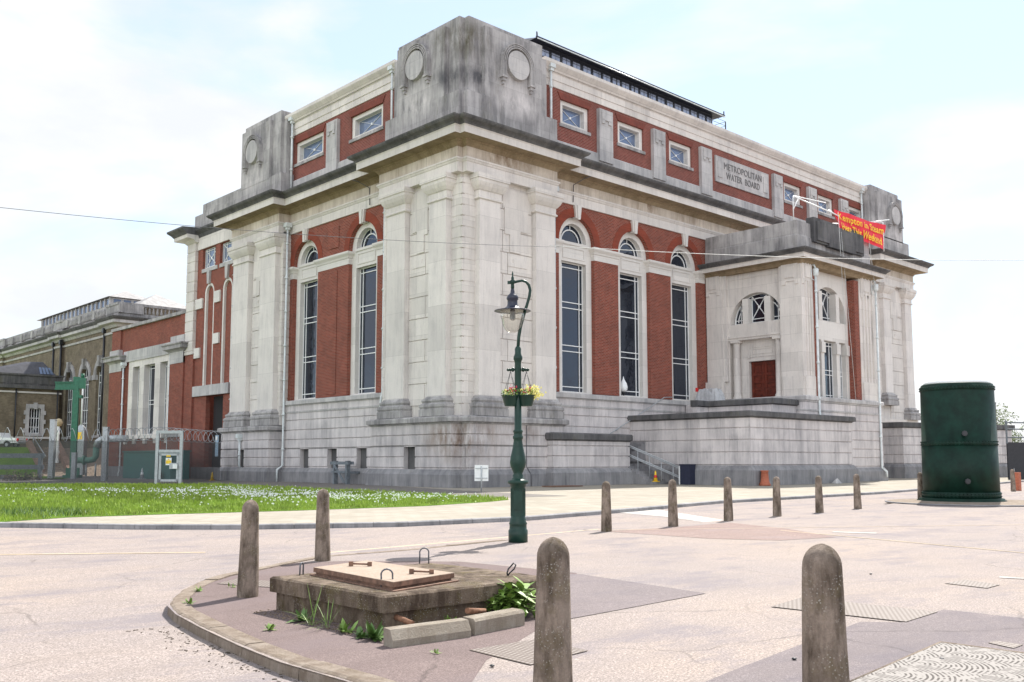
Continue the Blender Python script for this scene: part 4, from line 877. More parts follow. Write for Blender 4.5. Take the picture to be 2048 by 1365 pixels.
a = MB(); a.box(40.5, 58.7, 1.4, 2.6, 14.9, 15.2, FL); a.box(40.5, 58.7, 2.6, 24, 14.7, 14.9, FL); PA('coping', a, 'weather')
a = MB(); a.box(40.5, 58.7, 1.25, 1.9, 0, 1.0, FL); PA('base', a, 'foot')
def pipeA(pts, **k):
    global EH
    e = EH; EH = AN; pipe(pts, **k); EH = e
pipeA([(1.3, 54.6, 11.0), (1.3, 54.6, .6), (1.2, 54.6, .3), (1.2, 54.6, 0)], head=True); pipeA([(1.4, 43.65, 11.4), (1.4, 43.65, .6), (1.3, 43.65, .3), (1.3, 43.65, 0)], r=.06)
# ================================================================ old pump house behind, yellow stock brick
PH = thing('pump_house', 'old yellow brick pump house with stone balustrade and glazed roof lantern, far left', 'pump house')
PP = lambda n, mb, m, parent=None, **k: P(n, mb, m, parent or PH, **k)
FO = lambda s, d, z: (6.4+d, s, z)
aw3 = [(75.3, 1.45), (80.6, 1.45), (86.2, 1.45), (97, 1.15), (102, 1.15), (107, 1.15)]
a = MB(); a.plate(rect(69.6, 124, 2, 17.4), [[(c_-h, 4.6), (c_+h, 4.6)]+arc(c_, 11.9, h, 0, 180, 14) for c_, h in aw3], 0, .6, FO)
a.box(69.8, 124, .9, 26, 0, 17.3, FO); a.box(69.5, 73.2, -.35, .3, 2, 17.2, FO); a.box(88.9, 91.5, -.35, .3, 2, 17.0, FO); a.box(115.5, 118, -.35, .3, 2, 17.0, FO)
a.box(6.5, 40, 69.55, 70, 2, 17.4)
PP('wall', a, 'stock')
for c_, h in aw3:
    a = MB(); a.plate(arc(c_, 11.9, h+.62, 0, 180, 18)+arc(c_, 11.9, h+.02, 180, 0, 18), [], -.16, .3, FO); a.plate([(c_-.22, 12.9), (c_+.22, 12.9), (c_+.34, 14.2), (c_-.34, 14.2)], [], -.42, .2, FO)
    for s_ in (-1, 1): a.box(c_+s_*(h+.45)-.5, c_+s_*(h+.45)+.5, -.22, .2, 11.35, 11.95, FO)
    a.box(c_-h-.3, c_+h+.3, -.2, .3, 4.3, 4.6, FO); PP('arch_surround', a, 'weather')
    w = MB(); L = [(c_+x_*h, 4.6, c_+x_*h, 11.9+h*sqrt(max(0, 1-x_*x_))*.98) for x_ in (-.96, -.5, 0, .5, .96)]+[(c_-h, z_, c_+h, z_) for z_ in (4.65, 6.2, 7.8, 9.4, 11.0, 11.9)]
    bars(w, FO, L, d=.4, w=.09); wi = PP('window', w, 'paint'); g = MB(); g.box(c_-h, c_+h, .42, .5, 4.6, 13.1, FO); PP('pane', g, 'glass', wi)
PC = [(6.4, 124), (6.4, 118), (6.05, 118), (6.05, 115.5), (6.4, 115.5), (6.4, 91.5), (6.05, 91.5), (6.05, 88.9), (6.4, 88.9), (6.4, 73.2), (6.05, 73.2), (6.05, 69.55), (40, 69.55)]
a = MB(); a.sweep(PC, [(-.4, 16.35), (.12, 16.35), (.16, 16.6), (-.4, 16.62)]); a.sweep(PC, [(-.5, 17.1), (.1, 17.1), (.3, 17.4), (.75, 17.55), (.75, 17.9), (-.5, 17.9)]); PP('cornice', a, 'weatherl')
a = MB(); a.sweep(PC, [(-.5, 17.9), (.8, 17.9), (1.0, 18.2), (1.0, 18.3), (-.6, 18.5)]); PP('crown', a, 'soot_and_shade')
a = MB(); a.sweep(PC, [(-.5, 18.4), (.0, 18.4), (.0, 18.85), (-.5, 18.85)]); a.sweep(PC, [(-.55, 19.75), (.08, 19.75), (.08, 20.05), (-.55, 20.1)])
s_ = 69.4
for s0, s1 in ((69.2, 73.5), (77.4, 78.2), (82.2, 83), (87, 92.5), (96.8, 97.6), (101.6, 102.4), (106.4, 107.2), (111, 112), (115, 119)): a.box(s0, s1, -.05, .45, 18.8, 19.8, lambda s, d, z: (6.1+d, s, z))
a.box(6.1, 9.0, 69.4, 69.9, 18.8, 19.8); a.box(15.5, 16.5, 69.4, 69.9, 18.8, 19.8)
PP('balustrade_rail', a, 'weather')
a = MB(); y_ = 73.8
while y_ < 123:
    a.lathe([(.09, 18.85), (.16, 19.1), (.09, 19.45), (.1, 19.75)], (6.3, y_, 0), 7); y_ += .48
x_ = 9.3
while x_ < 15.4: a.lathe([(.09, 18.85), (.16, 19.1), (.09, 19.45), (.1, 19.75)], (x_, 69.65, 0), 7); x_ += .48
o = PP('balusters', a, 'weather'); o['kind'] = 'stuff'
a = MB(); a.add([(9.5, 82.4, 22.75), (15.8, 82.4, 22.75), (15.8, 112, 22.75), (9.5, 112, 22.75), (12.6, 85, 24.1), (12.6, 109, 24.1)], [(0, 1, 4), (1, 2, 5, 4), (2, 3, 5), (3, 0, 4, 5), (3, 2, 1, 0)])
P('lantern_roof', a, 'slate', PH)
a = MB(); a.add([(8.9, 76, 20.4), (17.5, 76, 20.4), (17.5, 90, 20.4), (8.9, 90, 20.4), (13.0, 81, 23.6)], [(0, 1, 4), (1, 2, 4), (2, 3, 4), (3, 0, 4), (3, 2, 1, 0)]) if False else a.add([(9.6, 73, 20.5), (17.6, 73, 20.5), (17.6, 81, 20.5), (9.6, 81, 20.5), (13.4, 77, 22.75)], [(0, 1, 4), (1, 2, 4), (2, 3, 4), (3, 0, 4), (3, 2, 1, 0)]); PP('hipped_roof', a, 'slate')
a = MB(); a.box(10.05, 15.4, 82.8, 111.5, 19, 22.7)
y_ = 83.0
while y_ < 111: a.box(9.8, 10.05, y_-.14, y_+.14, 21.2, 22.7); y_ += 1.6
PP('lantern_frame', a, 'weatherl')
a = MB(); y_ = 83.3
while y_ < 110: a.box(9.96, 10.04, y_, y_+1.0, 21.7, 22.55); y_ += 1.6
for x_ in range(4): a.box(10.3+x_*1.3, 11.2+x_*1.3, 82.72, 82.8, 21.7, 22.5)
o = a.build('lantern_window', 'glassb', PH); o['kind'] = 'stuff'
a = MB()
for s_ in (73.35, 88.75, 91.7, 117.5): a.tube([(5.95, s_, 17.2), (5.95, s_, 3)], .14, 8); a.box(5.7, 6.1, s_-.25, s_+.25, 16.7, 17.3)
PP('downpipe', a, 'blackm')
LB = thing('gate_lodge', 'low yellow brick block with barred window, in front of the old pump house', 'outbuilding')
a = MB(); FB = lambda s, d, z: (s, 84.2+d, z)
a.plate(rect(-30, 4.6, 2.0, 10.4), [rect(1.15, 2.45, 4.9, 8.0)], 0, .5, FB); a.box(-30, 4.6, .8, 2, 2, 10.4, FB); P('wall', a, 'stock', LB)
a = MB(); a.plate(rect(.75, 2.85, 4.6, 8.5), [rect(1.15, 2.45, 4.9, 8.0)], -.18, .1, FB)
for z_ in (5.0, 6.1, 7.2): a.box(.55, 1.1, -.2, .1, z_, z_+.5, FB); a.box(2.5, 3.05, -.2, .1, z_, z_+.5, FB)
a.box(1.6, 2.0, -.3, .1, 7.9, 8.7, FB); P('window_surround', a, 'weatherl', LB)
w = MB(); bars(w, FB, [(x_, 4.9, x_, 8.0) for x_ in (1.2, 1.5, 1.8, 2.1, 2.4)]+[(1.15, z_, 2.45, z_) for z_ in (4.95, 5.7, 6.8, 7.95)], d=.3, w=.08); wi = P('window', w, 'paint', LB)
g = MB(); g.box(1.1, 2.5, .32, .4, 4.85, 8.05, FB); P('pane', g, 'glass', wi)
for z0_, z1_ in ((9.85, 10.05), (4.25, 4.5)): a = MB(); a.box(-30, 4.8, -.15, .3, z0_, z1_, FB); P('string_course', a, 'trim', LB)
a = MB(); a.box(-30, 4.9, -.5, 2, 10.4, 10.8, FB); a.box(-30, 4.8, -.25, 2, 10.8, 12.0, FB); a.box(-30, 5.0, -.4, 2, 12.0, 12.2, FB)
for k in range(6): a.box(-14+k*3.2, -11.4+k*3.2, -.32, 0, 11.0, 11.8, FB)
P('parapet', a, 'soot_and_shade', LB)
a = MB(); a.add([(-5.5, 84.6, 12.1), (4.4, 84.6, 12.1), (4.4, 86, 12.1), (-5.5, 86, 12.1), (2.9, 85.6, 13.95), (1.0, 86.1, 13.9)], [(0, 1, 4), (1, 2, 5, 4), (2, 3, 5), (3, 0, 4, 5)]); rf = P('roof', a, 'slated', LB)
a = MB()
for k in range(4): a.add([(2.3+k*.42, 84.55, 12.35), (2.62+k*.42, 84.55, 12.35), (2.5+k*.36, 84.9, 13.2), (2.22+k*.36, 84.9, 13.2)], [(0, 1, 2, 3)])
P('rooflight', a, 'glassb', rf, recalc=False)
for x_ in (-.5, 4.3): a = MB(); a.tube([(x_, 83.9, 10.3), (x_, 83.9, 3)], .09, 8); P('downpipe', a, 'blackm', LB)
# ================================================================ raised yard, steps, truck
def bank(name, m, xs, dz, y1=112, y0=98.5):
    a = MB(); n = 10; vs = []
    for r_, (y_, z_) in enumerate(((80, -.02), (y0, .02), (y0+3, .75), ((y0+y1)/2, 1.65), (y1-2.5, 2.85), (y1, 3.05), (190, 3.1))):
        for k in range(n+1): x_ = xs[0]+(xs[1]-xs[0])*k/n; vs.append((*S(x_-(y_-100)*.62*(1 if xs[2] else 0)*(k/n), y_), z_+dz+.12*sin(k*2.3+r_)*(0 < r_ < 5)))
    a.add(vs, [(r*(n+1)+k, r*(n+1)+k+1, (r+1)*(n+1)+k+1, (r+1)*(n+1)+k) for r in range(6) for k in range(n)]); return tag(a.build(name, m, recalc=False), kind='structure')
bank('earth_bank', 'dirt', (-110, -40.6, 0), -.03); bank('grass_bank', 'lawn', (-110, -49.4, 1), .10, 111)
def camz(v, y): return EYE + (922-v)/1912*y
st = thing('bank_steps', 'worn steps between two sloping red copings climbing the grass bank', 'steps')
def SP(x, y): return S(x, y)
a = MB()
yb, yt = 100.0, 110.0
for k in range(14):
    t = k/14; y0 = yb+(yt-yb)*t; xl, xr = -49.0-6.6*t, -46.2-6.4*t
    p0 = S(xl, y0); p1 = S(xr, y0); p2 = S(xr, y0+1.0); p3 = S(xl, y0+1.0); a.prism([p0, p1, p2, p3], -.2, .22*(k+1))
P('steps', a, 'dirt', st)
for (u0, y0, u1, y1) in ((-49.1, 100, -55.7, 110), (-46.1, 100, -52.5, 110)):
    a = MB(); p0, p1 = Vector(S(u0, y0)), Vector(S(u1, y1)); n_ = (p1-p0).orthogonal().normalized()*.3
    a.add([(*(p0-n_), 0), (*(p0+n_), 0), (*(p1+n_), 0), (*(p1-n_), 0), (*(p0-n_), .7), (*(p0+n_), .7), (*(p1+n_), 3.9), (*(p1-n_), 3.9)], [(0, 3, 2, 1), (4, 5, 6, 7), (0, 1, 5, 4), (1, 2, 6, 5), (2, 3, 7, 6), (3, 0, 4, 7)]); P('side_wall', a, plain('red_brown_coping', (.26, .155, .11), .9, var=.3, vs=3), st, label='sloping reddish side wall')
a = MB(); p0 = S(-55.2, 110); p1 = S(-48.8, 100); a.tube([(*p0, 4.3), (*p1, 2.0)], .06, 6); a.tube([(*p0, 4.3), (*p0, 2.8)], .05, 6); P('handrail', a, 'galv', st)
# pickup truck, rear end at the left edge of the photo
tk = thing('pickup_truck', 'white pickup truck, tail end showing, parked on the raised yard at the left edge', 'pickup truck', (*S(-59.9, 112), 3.05), atan2(FY, FX)+radians(82))
a = MB(); side = [(-2.6, .55), (-1.72, .55)]+arc(-1.3, .42, .44, 170, 10, 8)+[(1.0, .45)]+arc(1.65, .42, .44, 170, 10, 8)+[(2.45, .5), (2.5, .9), (2.35, 1.05), (1.3, 1.12), (.75, 1.72), (-.35, 1.76), (-.55, 1.18), (-2.62, 1.16)]
a.plate([(x_, z_) for x_, z_ in side], [], -.88, .88, lambda s, d, z: (s, d, z)); P('body', a, 'carwhite', tk)
a = MB(); a.plate([(1.18, 1.14), (.7, 1.66), (-.28, 1.69), (-.42, 1.2)], [], -.90, .90, lambda s, d, z: (s, d, z)); P('side_window', a, 'glass', tk)
for x_ in (-1.3, 1.65):
    for y_ in (-.82, .82):
        a = MB(); a.lathe([(.36, -.12), (.38, -.06), (.38, .06), (.36, .12)], n=18); w_ = a.build('wheel', 'rubber', tk); w_.location = (x_, y_, .38); w_.rotation_euler = (pi/2, 0, 0)
        b = MB(); b.lathe([(.2, -.13), (.22, 0), (.2, .13)], n=12); P('rim', b, 'galv', w_)
for y_ in (-.8, .8): a = MB(); a.box(-2.66, -2.5, y_-.1, y_+.1, .75, 1.1); P('tail_light', a, 'redp', tk)
a = MB(); a.box(-2.75, -2.55, -.85, .85, .5, .66); P('bumper', a, 'galv', tk)
# ================================================================ yard clutter left: fence, posts, crane, pipe
fw = thing('security_fence', 'dark mesh security fence topped with coiled razor wire in front of the brick annexe', 'fence')
FLN = [S(-53, 66), S(-38, 66), S(-29.8, 70), S(-24.3, 65.5)]
a = MB()
for i in range(3):
    p0, p1 = FLN[i], FLN[i+1]; zt = 3.0; a.add([(*p0, 0), (*p1, 0), (*p1, zt), (*p0, zt)], [(0, 1, 2, 3)])
p0, p1 = S(-22.5, 65.5), (-.3, 29.3); a.add([(*p0, 0), (*p1, 0), (*p1, 3.0), (*p0, 3.0)], [(0, 1, 2, 3)])
P('mesh_panel', a, 'mesh', fw, recalc=False)
def coil(mb, p0, p1, z, r, n):
    pts = []; p0 = Vector((*p0, z)); p1 = Vector((*p1, z)); d = (p1-p0).normalized(); q = Vector((-d.y, d.x, 0))
    for k in range(n*10+1):
        t = k/(n*10); a_ = 2*pi*t*n; pts.append(p0+(p1-p0)*t+q*r*cos(a_)+Vector((0, 0, r*sin(a_))))
    mb.tube(pts, .026, 3, caps=False)
a = MB(); rzb = S(-58, 66)
coil(a, rzb, FLN[1], 3.45, .5, 26); coil(a, FLN[1], FLN[2], 3.4, .48, 11); coil(a, FLN[2], FLN[3], 3.4, .45, 9); coil(a, S(-24.3, 65.5), (-.6, 29.0), 3.4, .48, 11)
for z_ in (3.05, 3.9): a.tube([(*rzb, z_), (*FLN[1], z_)], .012, 3)
P('razor_wire', a, 'galv', fw)
pg = 'grey steel fence posts'
def post(u, y, h, w, label): 
    a = MB(); a.box(-w/2, w/2, -w/2, w/2, 0, h); o = a.build('fence_post', 'galv'); o.location = (*S(u, y), 0); o.rotation_euler = (0, 0, atan2(FY, FX)); tag(o, label, 'post', pg); 
    b = MB(); b.box(-w/2-.02, w/2+.02, -w/2-.02, w/2+.02, h, h+.05); P('cap', b, 'galv', o)
post(-39.0, 81, 5.0, .42, 'tall pale grey fence post beside the timber rail fence, left of the green crane')
post(-31.3, 73.5, 4.1, .38, 'grey fence post between the bent pipe and the brick annexe')
post(-37.1, 81, 2.2, .35, 'short grey post at the foot of the green crane')
sh = thing('shrub', 'low dark brown-leaved shrub on the lawn edge left of the green crane', 'shrub', (*S(-38.6, 75), 0)); random.seed(6); a = MB()
for k in range(500): p = Vector((random.gauss(0, .8), random.gauss(0, .5), abs(random.gauss(0, .32)))); e1 = Vector((random.gauss(0, 1), random.gauss(0, 1), random.gauss(0, 1))).normalized()*.1; e2 = e1.orthogonal().normalized()*.06; a.add([p-e1, p+e2, p+e1, p-e2], [(0, 1, 2, 3)])
P('foliage', a, 'bark', sh, recalc=False, uv=False)
# gate
gt = thing('mesh_gate', 'tall grey steel mesh gate in its frame with warning notices, by the lawn', 'gate', (*S(-24.2, 64.9), 0), atan2(RY, RX))
a = MB()
for x_ in (0, 1.63): a.box(x_, x_+.2, -.1, .1, 0, 3.55)
a.box(0, 1.83, -.08, .08, 3.4, 3.6); a.box(.2, 1.63, -.06, .06, 2.1, 2.3); P('frame', a, 'galv', gt)
a = MB(); a.box(.24, 1.6, -.05, .05, 1.9, 2.05); a.box(.24, .4, -.05, .05, .15, 2.0); a.box(1.44, 1.6, -.05, .05, .15, 2.0); a.box(.24, 1.6, -.05, .05, .15, .3); a.box(1.0, 1.5, -.16, 0, 1.0, 1.4); P('leaf', a, 'galv', gt)
a = MB(); a.add([(.3, 0, .2), (1.5, 0, .2), (1.5, 0, 3.4), (.3, 0, 3.4)], [(0, 1, 2, 3)]); P('mesh_panel', a, 'mesh', gt, recalc=False)
a = MB(); a.box(.72, 1.12, -.10, -.08, 1.25, 1.75); n_ = P('notice', a, 'paint', gt); a = MB(); a.box(.74, 1.10, -.11, -.10, 1.35, 1.58); P('warning_panel', a, 'yellow', n_); 
a = MB(); a.add([(.84, -.108, 1.6), (1.0, -.108, 1.6), (.92, -.108, 1.73)], [(0, 1, 2)]); P('warning_triangle', a, 'yellow', n_, recalc=False)
a = MB(); a.box(.76, 1.04, -.10, -.08, 1.82, 1.93); P('small_notice', a, 'yellow', gt)
a = MB(); a.box(1.25, 1.55, -.22, -.16, 1.02, 1.32); P('keypad', a, 'paint', gt)
# timber rail fence
rf = thing('rail_fence', 'weathered blue-grey timber rail barrier on the lawn edge at far left', 'fence', (0, 0, 0))
A0, A1 = Vector(S(-52, 76)), Vector(S(-37.2, 76)); dd = (A1-A0).normalized(); an = atan2(dd.y, dd.x)
for z_, ln in ((1.95, 0), (1.05, 0), (.25, 3.0)):
    a = MB(); c_ = (A0+A1)/2 - dd*ln/2*.7; a.rbox((c_.x, c_.y, z_-.18), ((A1-A0).length-ln*.7, .12, .36), an); P('rail', a, 'bluegrey', rf)
for k in range(5): a = MB(); c_ = A0+(A1-A0)*(k/4.0*.98); a.rbox((c_.x, c_.y, 0), (.28, .25, 2.1), an); P('post', a, 'bluegrey', rf)
# small crossed timber stand by the wall
bs = thing('timber_stand', 'small grey timber stand leaning by the basement openings of the near wall', 'stand', (.1, 12.4, 0), 0)
a = MB()
for y_ in (-.75, .75): a.box(-.15, .15, y_-.09, y_+.09, 0, 1.55)
a.box(-.2, -.1, -1.1, 1.1, 1.3, 1.5); a.box(-.2, -.1, -1.0, 1.0, .75, .88); a.box(.15, .25, -1.1, 1.1, 1.3, 1.5); a.box(.15, .9, -.85, -.65, .7, .85); a.box(.15, .9, .65, .85, .7, .85)
P('frame', a, 'bluegrey', bs)
a = MB(); a.add([(-.25, .75, 1.35), (-.25, .57, 1.35), (-.25, -.75, .1), (-.25, -.57, .1), (-.15, .75, 1.35), (-.15, .57, 1.35), (-.15, -.75, .1), (-.15, -.57, .1)], [(0, 1, 2, 3), (4, 7, 6, 5), (0, 3, 7, 4), (1, 5, 6, 2)]); P('brace', a, 'bluegrey', bs, recalc=False)
# green crane post
cr = thing('crane_post', 'tall bright green steel crane post with short jib, in the yard at left', 'crane', (*S(-40.4, 88), 0), atan2(RY, RX))
a = MB(); a.box(-.27, .27, -.12, .12, 0, 9.3); a.box(-.7, .7, -.5, .5, 0, .25); a.box(-.62, .62, -.05, .05, .2, .9); P('column', a, 'brightg', cr)
a = MB(); a.box(-1.95, -.2, -.15, .15, 8.75, 8.85); a.box(-1.95, -.2, -.15, .15, 8.1, 8.2); a.box(-1.95, -.2, -.03, .03, 8.2, 8.75); P('jib', a, 'brightg', cr)
a = MB(); a.box(.3, .8, -.15, .15, 8.2, 9.2); a.box(.35, .6, -.2, .2, 7.3, 7.6); a.tube([(.55, 0, 9.2), (.55, 0, 9.6)], .16, 8); P('winch', a, 'brightg', cr)
cb = thing('control_pillar', 'grey steel control cabinet on the yard behind the green crane, with yellow notice and pale pole', 'cabinet', (*S(-43.4, 96), 0), atan2(RY, RX))
a = MB(); a.box(-.5, .5, -.4, .4, .1, 4.6); a.add([(-.5, -.4, 4.6), (.5, -.4, 4.6), (.5, .4, 4.6), (-.5, .4, 4.6), (-.12, 0, 5.2), (.12, 0, 5.2)], [(0, 1, 5, 4), (1, 2, 5), (2, 3, 4, 5), (3, 0, 4)]); P('body', a, 'galv', cb)
a = MB(); a.tube([(0, 0, 5.1), (0, 0, 10.0)], .10, 8); P('pole', a, 'paint', cb)
a = MB(); a.box(-.25, .3, -.44, -.4, 3.7, 4.4); P('notice', a, 'yellow', cb)
pp = thing('bent_pipe', 'big pale green and grey pipe rising and bending over beside the brick annexe', 'pipe')
pt = [(-42.9, 93, 1.6), (-41.2, 93, 1.6), (-40.7, 93, 1.7), (-40.5, 93, 2.0), (-40.5, 93, 2.9), (-40.35, 93, 3.35), (-40.0, 93, 3.6), (-39.5, 93, 3.7), (-37.5, 93, 3.7)]
W3 = lambda l: [(*S(x_, y_), z_) for x_, y_, z_ in l]
a = MB(); a.tube(W3(pt[:5]), .30, 12); a.tube(W3([(-41.7, 93, 1.6), (-41.5, 93, 1.6)]), .46, 12); P('lower_run', a, plain('pale_green_pipe', (.10, .22, .17), .5), pp)
a = MB(); a.tube(W3(pt[4:]), .34, 12); P('bend', a, 'galv', pp)
a = MB(); 
for u_ in (-42.4, -41.4, -40.5): a.tube(W3([(u_, 93, 0), (u_, 93, 1.3)]), .08, 6)
P('support', a, 'galv', pp)
wl = thing('white_standard', 'short ornate white lamp standard with round top at the bank steps', 'lamp', (*S(-49.5, 104), .75))
a = MB(); a.lathe([(.35, 0), (.3, .3), (.2, .5), (.16, 1.5), (.25, 1.7), (.15, 2.0), (.13, 3.6), (.22, 3.8), (.14, 4.0), (.14, 4.6)], n=12); P('post', a, 'paint', wl)
a = MB(); a.lathe([(.05, 4.5), (.3, 4.6), (.42, 4.95), (.3, 5.3), (.05, 5.4)], n=14); P('globe', a, plain('straw_globe', (.45, .36, .22), .6), wl)
tcb = thing('electrical_kiosk', 'teal green steel kiosk standing against the brick annexe wall', 'kiosk', (-1.35, 35.5, 0))
a = MB(); a.box(-.8, .8, -5.1, 5.1, 0, 2.3); a.box(-.9, .9, -5.2, 5.2, 2.3, 2.42); P('body', a, 'cabinet', tcb)
for y_ in (5.12,): a = MB(); a.box(-.7, -.02, y_, y_+.03, .15, 2.2); P('door', a, 'cabinet', tcb); a = MB(); a.box(.02, .7, y_, y_+.03, .15, 2.2); P('door', a, 'cabinet', tcb)
tcb.location = (-1.3, 39.6, 0)
ty = tag(MB().lathe([(.2, -.1), (.34, -.12), (.4, 0), (.34, .12), (.2, .1)], n=16).build('tyre', 'rubber'), 'old black tyre leaning on the front of the teal kiosk', 'tyre'); ty.location = (-2.45, 36.0, .4); ty.rotation_euler = (0, radians(78), .1)
b = MB(); b.lathe([(.1, -.07), (.2, -.08), (.2, .08), (.1, .07)], n=12); P('rim', b, 'galv', ty)
def cone(loc, label, c1, s=1.0, stripe='paint'):
    t = thing('traffic_cone', label, 'traffic cone', loc); a = MB(); a.box(-.2*s, .2*s, -.2*s, .2*s, 0, .04*s); a.lathe([(.15*s, .04*s), (.035*s, .72*s)], n=12); P('cone', a, c1, t)
    a = MB(); a.lathe([(.118*s, .26*s), (.085*s, .44*s)], n=12); P('band', a, stripe, t); return t
cone((-2.8, 38.6, 0), 'faded grey traffic cone by the teal kiosk', 'galv', 1.3); cone((-1.0, 29.2, 0), 'small yellow cone at the corner of the house by the fence', 'yellow', .9, 'yellow')
cone((15.1, -2.15, .17), 'yellow traffic cone with red band on the bottom stair', 'yellow', 1.0, 'redp')
bn = thing('storage_bin', 'dark navy bin standing against the terrace wall next to the handrail', 'bin', (16.0, -4.1, 0)); a = MB(); a.box(-.3, .3, -.4, .4, 0, 1.25); P('body', a, 'navy', bn); a = MB(); a.box(-.33, .33, -.43, .43, 1.25, 1.33); P('lid', a, 'navy', bn)
cp = thing('chimney_pot', 'terracotta chimney pot standing at the foot of the terrace wall', 'chimney pot', (17.2, -9.1, 0)); a = MB(); a.lathe([(.36, 0), (.36, .12), (.3, .14), (.31, .2), (.27, .24), (.22, .85), (.25, .88), (.25, .95)], n=16); P('pot', a, 'terra', cp)
rk = tag(MB().add([(-.4, -.15, 0), (.35, -.2, 0), (.4, .2, 0), (-.35, .25, 0), (-.2, 0, .28), (.15, .05, .36)], [(0, 1, 5, 4), (1, 2, 5), (2, 3, 4, 5), (3, 0, 4)]).build('stone_lump', 'weatherl'), 'loose lump of pale stone on the paving under the terrace wall', 'stone'); rk.location = (26, -9.2, 0)
pb = thing('planter_box', 'black square box at the foot of the white downpipe', 'planter', (51.2, -1.3, 0)); a = MB(); a.plate(rect(-.8, .8, -.7, .7), [rect(-.7, .7, -.6, .6)], 0, .95, lambda s, d, z: (s, z, d)); a.box(-.7, .7, -.6, .6, 0, .8); P('box', a, 'blackm', pb)
ab = thing('a_board', 'white A-board sign with blue print and a red block, beside the side door', 'sign', (52.0, -3.6, 0), radians(-25))
a = MB(); a.add([(-.4, -.35, 0), (.4, -.35, 0), (.4, 0, 1.7), (-.4, 0, 1.7), (-.4, -.31, 0), (.4, -.31, 0), (.4, .04, 1.7), (-.4, .04, 1.7)], [(0, 1, 2, 3), (4, 7, 6, 5), (0, 4, 5, 1), (3, 2, 6, 7), (0, 3, 7, 4), (1, 5, 6, 2)])
a.add([(-.4, .43, 0), (.4, .43, 0), (.4, .06, 1.68), (-.4, .06, 1.68)], [(0, 1, 2, 3)]); P('boards', a, 'paint', ab)
a = MB(); a.add([(-.3, -.18, .85), (.3, -.18, .85), (.3, -.07, 1.4), (-.3, -.07, 1.4)], [(0, 1, 2, 3)]); P('print', a, plain('blue_print', (.12, .16, .45), .6), ab, recalc=False); a = MB(); a.add([(-.3, -.235, .6), (.3, -.235, .6), (.3, -.2, .8), (-.3, -.2, .8)], [(0, 1, 2, 3)]); P('red_block', a, 'redp', ab, recalc=False)
rg = tag(MB().box(-1.25, 1.25, -.5, .5, 0, .06).build('rusty_grate', 'rust'), 'flat rusty brown grate lying on the paving by the stair wall', 'grate'); rg.location = (6.2, -2.2, .01); rg.rotation_euler = (0, 0, .0)
tp = thing('covered_bench', 'grey tarpaulin bundled over a box on the entrance landing', 'bundle', (24.0, -.3, 5.85))
random.seed(3); a = MB(); nx_, ny_ = 14, 12; vs = []
for j in range(ny_+1):
    for i in range(nx_+1):
        u_, v_ = i/nx_*2-1, j/ny_*2-1; r_ = max(abs(u_), abs(v_)); h = 1.05-.12*abs(u_) if r_ < .72 else max(0, 1.05*(1-r_)/.28); vs.append((u_*.62+random.uniform(-.035, .035), v_*1.05+random.uniform(-.035, .035), h+random.uniform(-.05, .05)*(h > 0)))
a.add(vs, [(j*(nx_+1)+i, j*(nx_+1)+i+1, (j+1)*(nx_+1)+i+1, (j+1)*(nx_+1)+i) for j in range(ny_) for i in range(nx_)]); P('tarpaulin', a, 'tarp', tp, recalc=False)
a = MB(); a.box(-.5, -.4, .75, .95, .85, 1.15); P('red_edge', a, 'redp', tp)
# globe lamp on the terrace wall
gl = thing('globe_lamp', 'black post lamp with white flame-shaped globe on the terrace coping', 'lamp', (16.65, 1.85, 4.72))
a = MB(); a.lathe([(.16, 0), (.16, .1), (.08, .14), (.12, .24), (.06, .3), (.05, .9), (.09, 1.0), (.05, 1.1), (.05, 1.5), (.14, 1.6), (.16, 1.7)], n=12)
for k in range(3): q_ = k*2*pi/3; a.tube([(.13*cos(q_), .13*sin(q_), 1.65), (.17*cos(q_), .17*sin(q_), 1.2), (.05, 0, .8)], .015, 4)
P('post', a, 'blackm', gl); a = MB(); a.lathe([(.12, 1.7), (.28, 1.85), (.3, 2.05), (.24, 2.3), (.12, 2.5), (.05, 2.65), (.02, 2.8)], n=16); P('globe', a, 'ceramic', gl)
# ================================================================ banner on the entrance roof
bf = thing('roof_gantry', 'white tubular frame on the entrance roof that holds the red banner', 'frame')
a = MB(); z0_ = 18.95
a.tube([(25.95, -6.5, z0_), (25.95, -6.5, 20.55), (26.1, -6.45, 20.75), (31.4, -6.1, 21.3)], .042, 6); a.tube([(26.1, -6.5, 20.7), (30.9, -7.0, 20.2), (31.6, -7.05, 20.1)], .05, 6)
a.tube([(25.95, -6.5, 19.7), (26.6, -6.55, 20.65)], .04, 6); a.tube([(30.6, -7.0, 20.3), (31.6, -6.2, 20.75)], .05, 6); a.tube([(35.0, -2.5, 21.0), (36.8, -4.2, 20.95), (38.8, -7.0, 20.9)], .05, 6)
a.tube([(38.0, -6.2, 20.9), (39.6, -7.2, 21.2)], .05, 6); a.tube([(33, -6.2, 18.9), (33, -6.4, 20.4)], .05, 6); a.tube([(38.9, -7.0, 18.5), (38.9, -7.0, 20.9)], .04, 6); P('tubes', a, 'paint', bf)
bnr = thing('banner', 'sagging red cloth banner with yellow writing above the entrance roof', 'banner')
TL, TR_, BL, BR_ = Vector((31.0, -7.0, 20.55)), Vector((39.2, -7.05, 20.72)), Vector((31.75, -6.95, 18.92)), Vector((38.75, -7.0, 18.62))
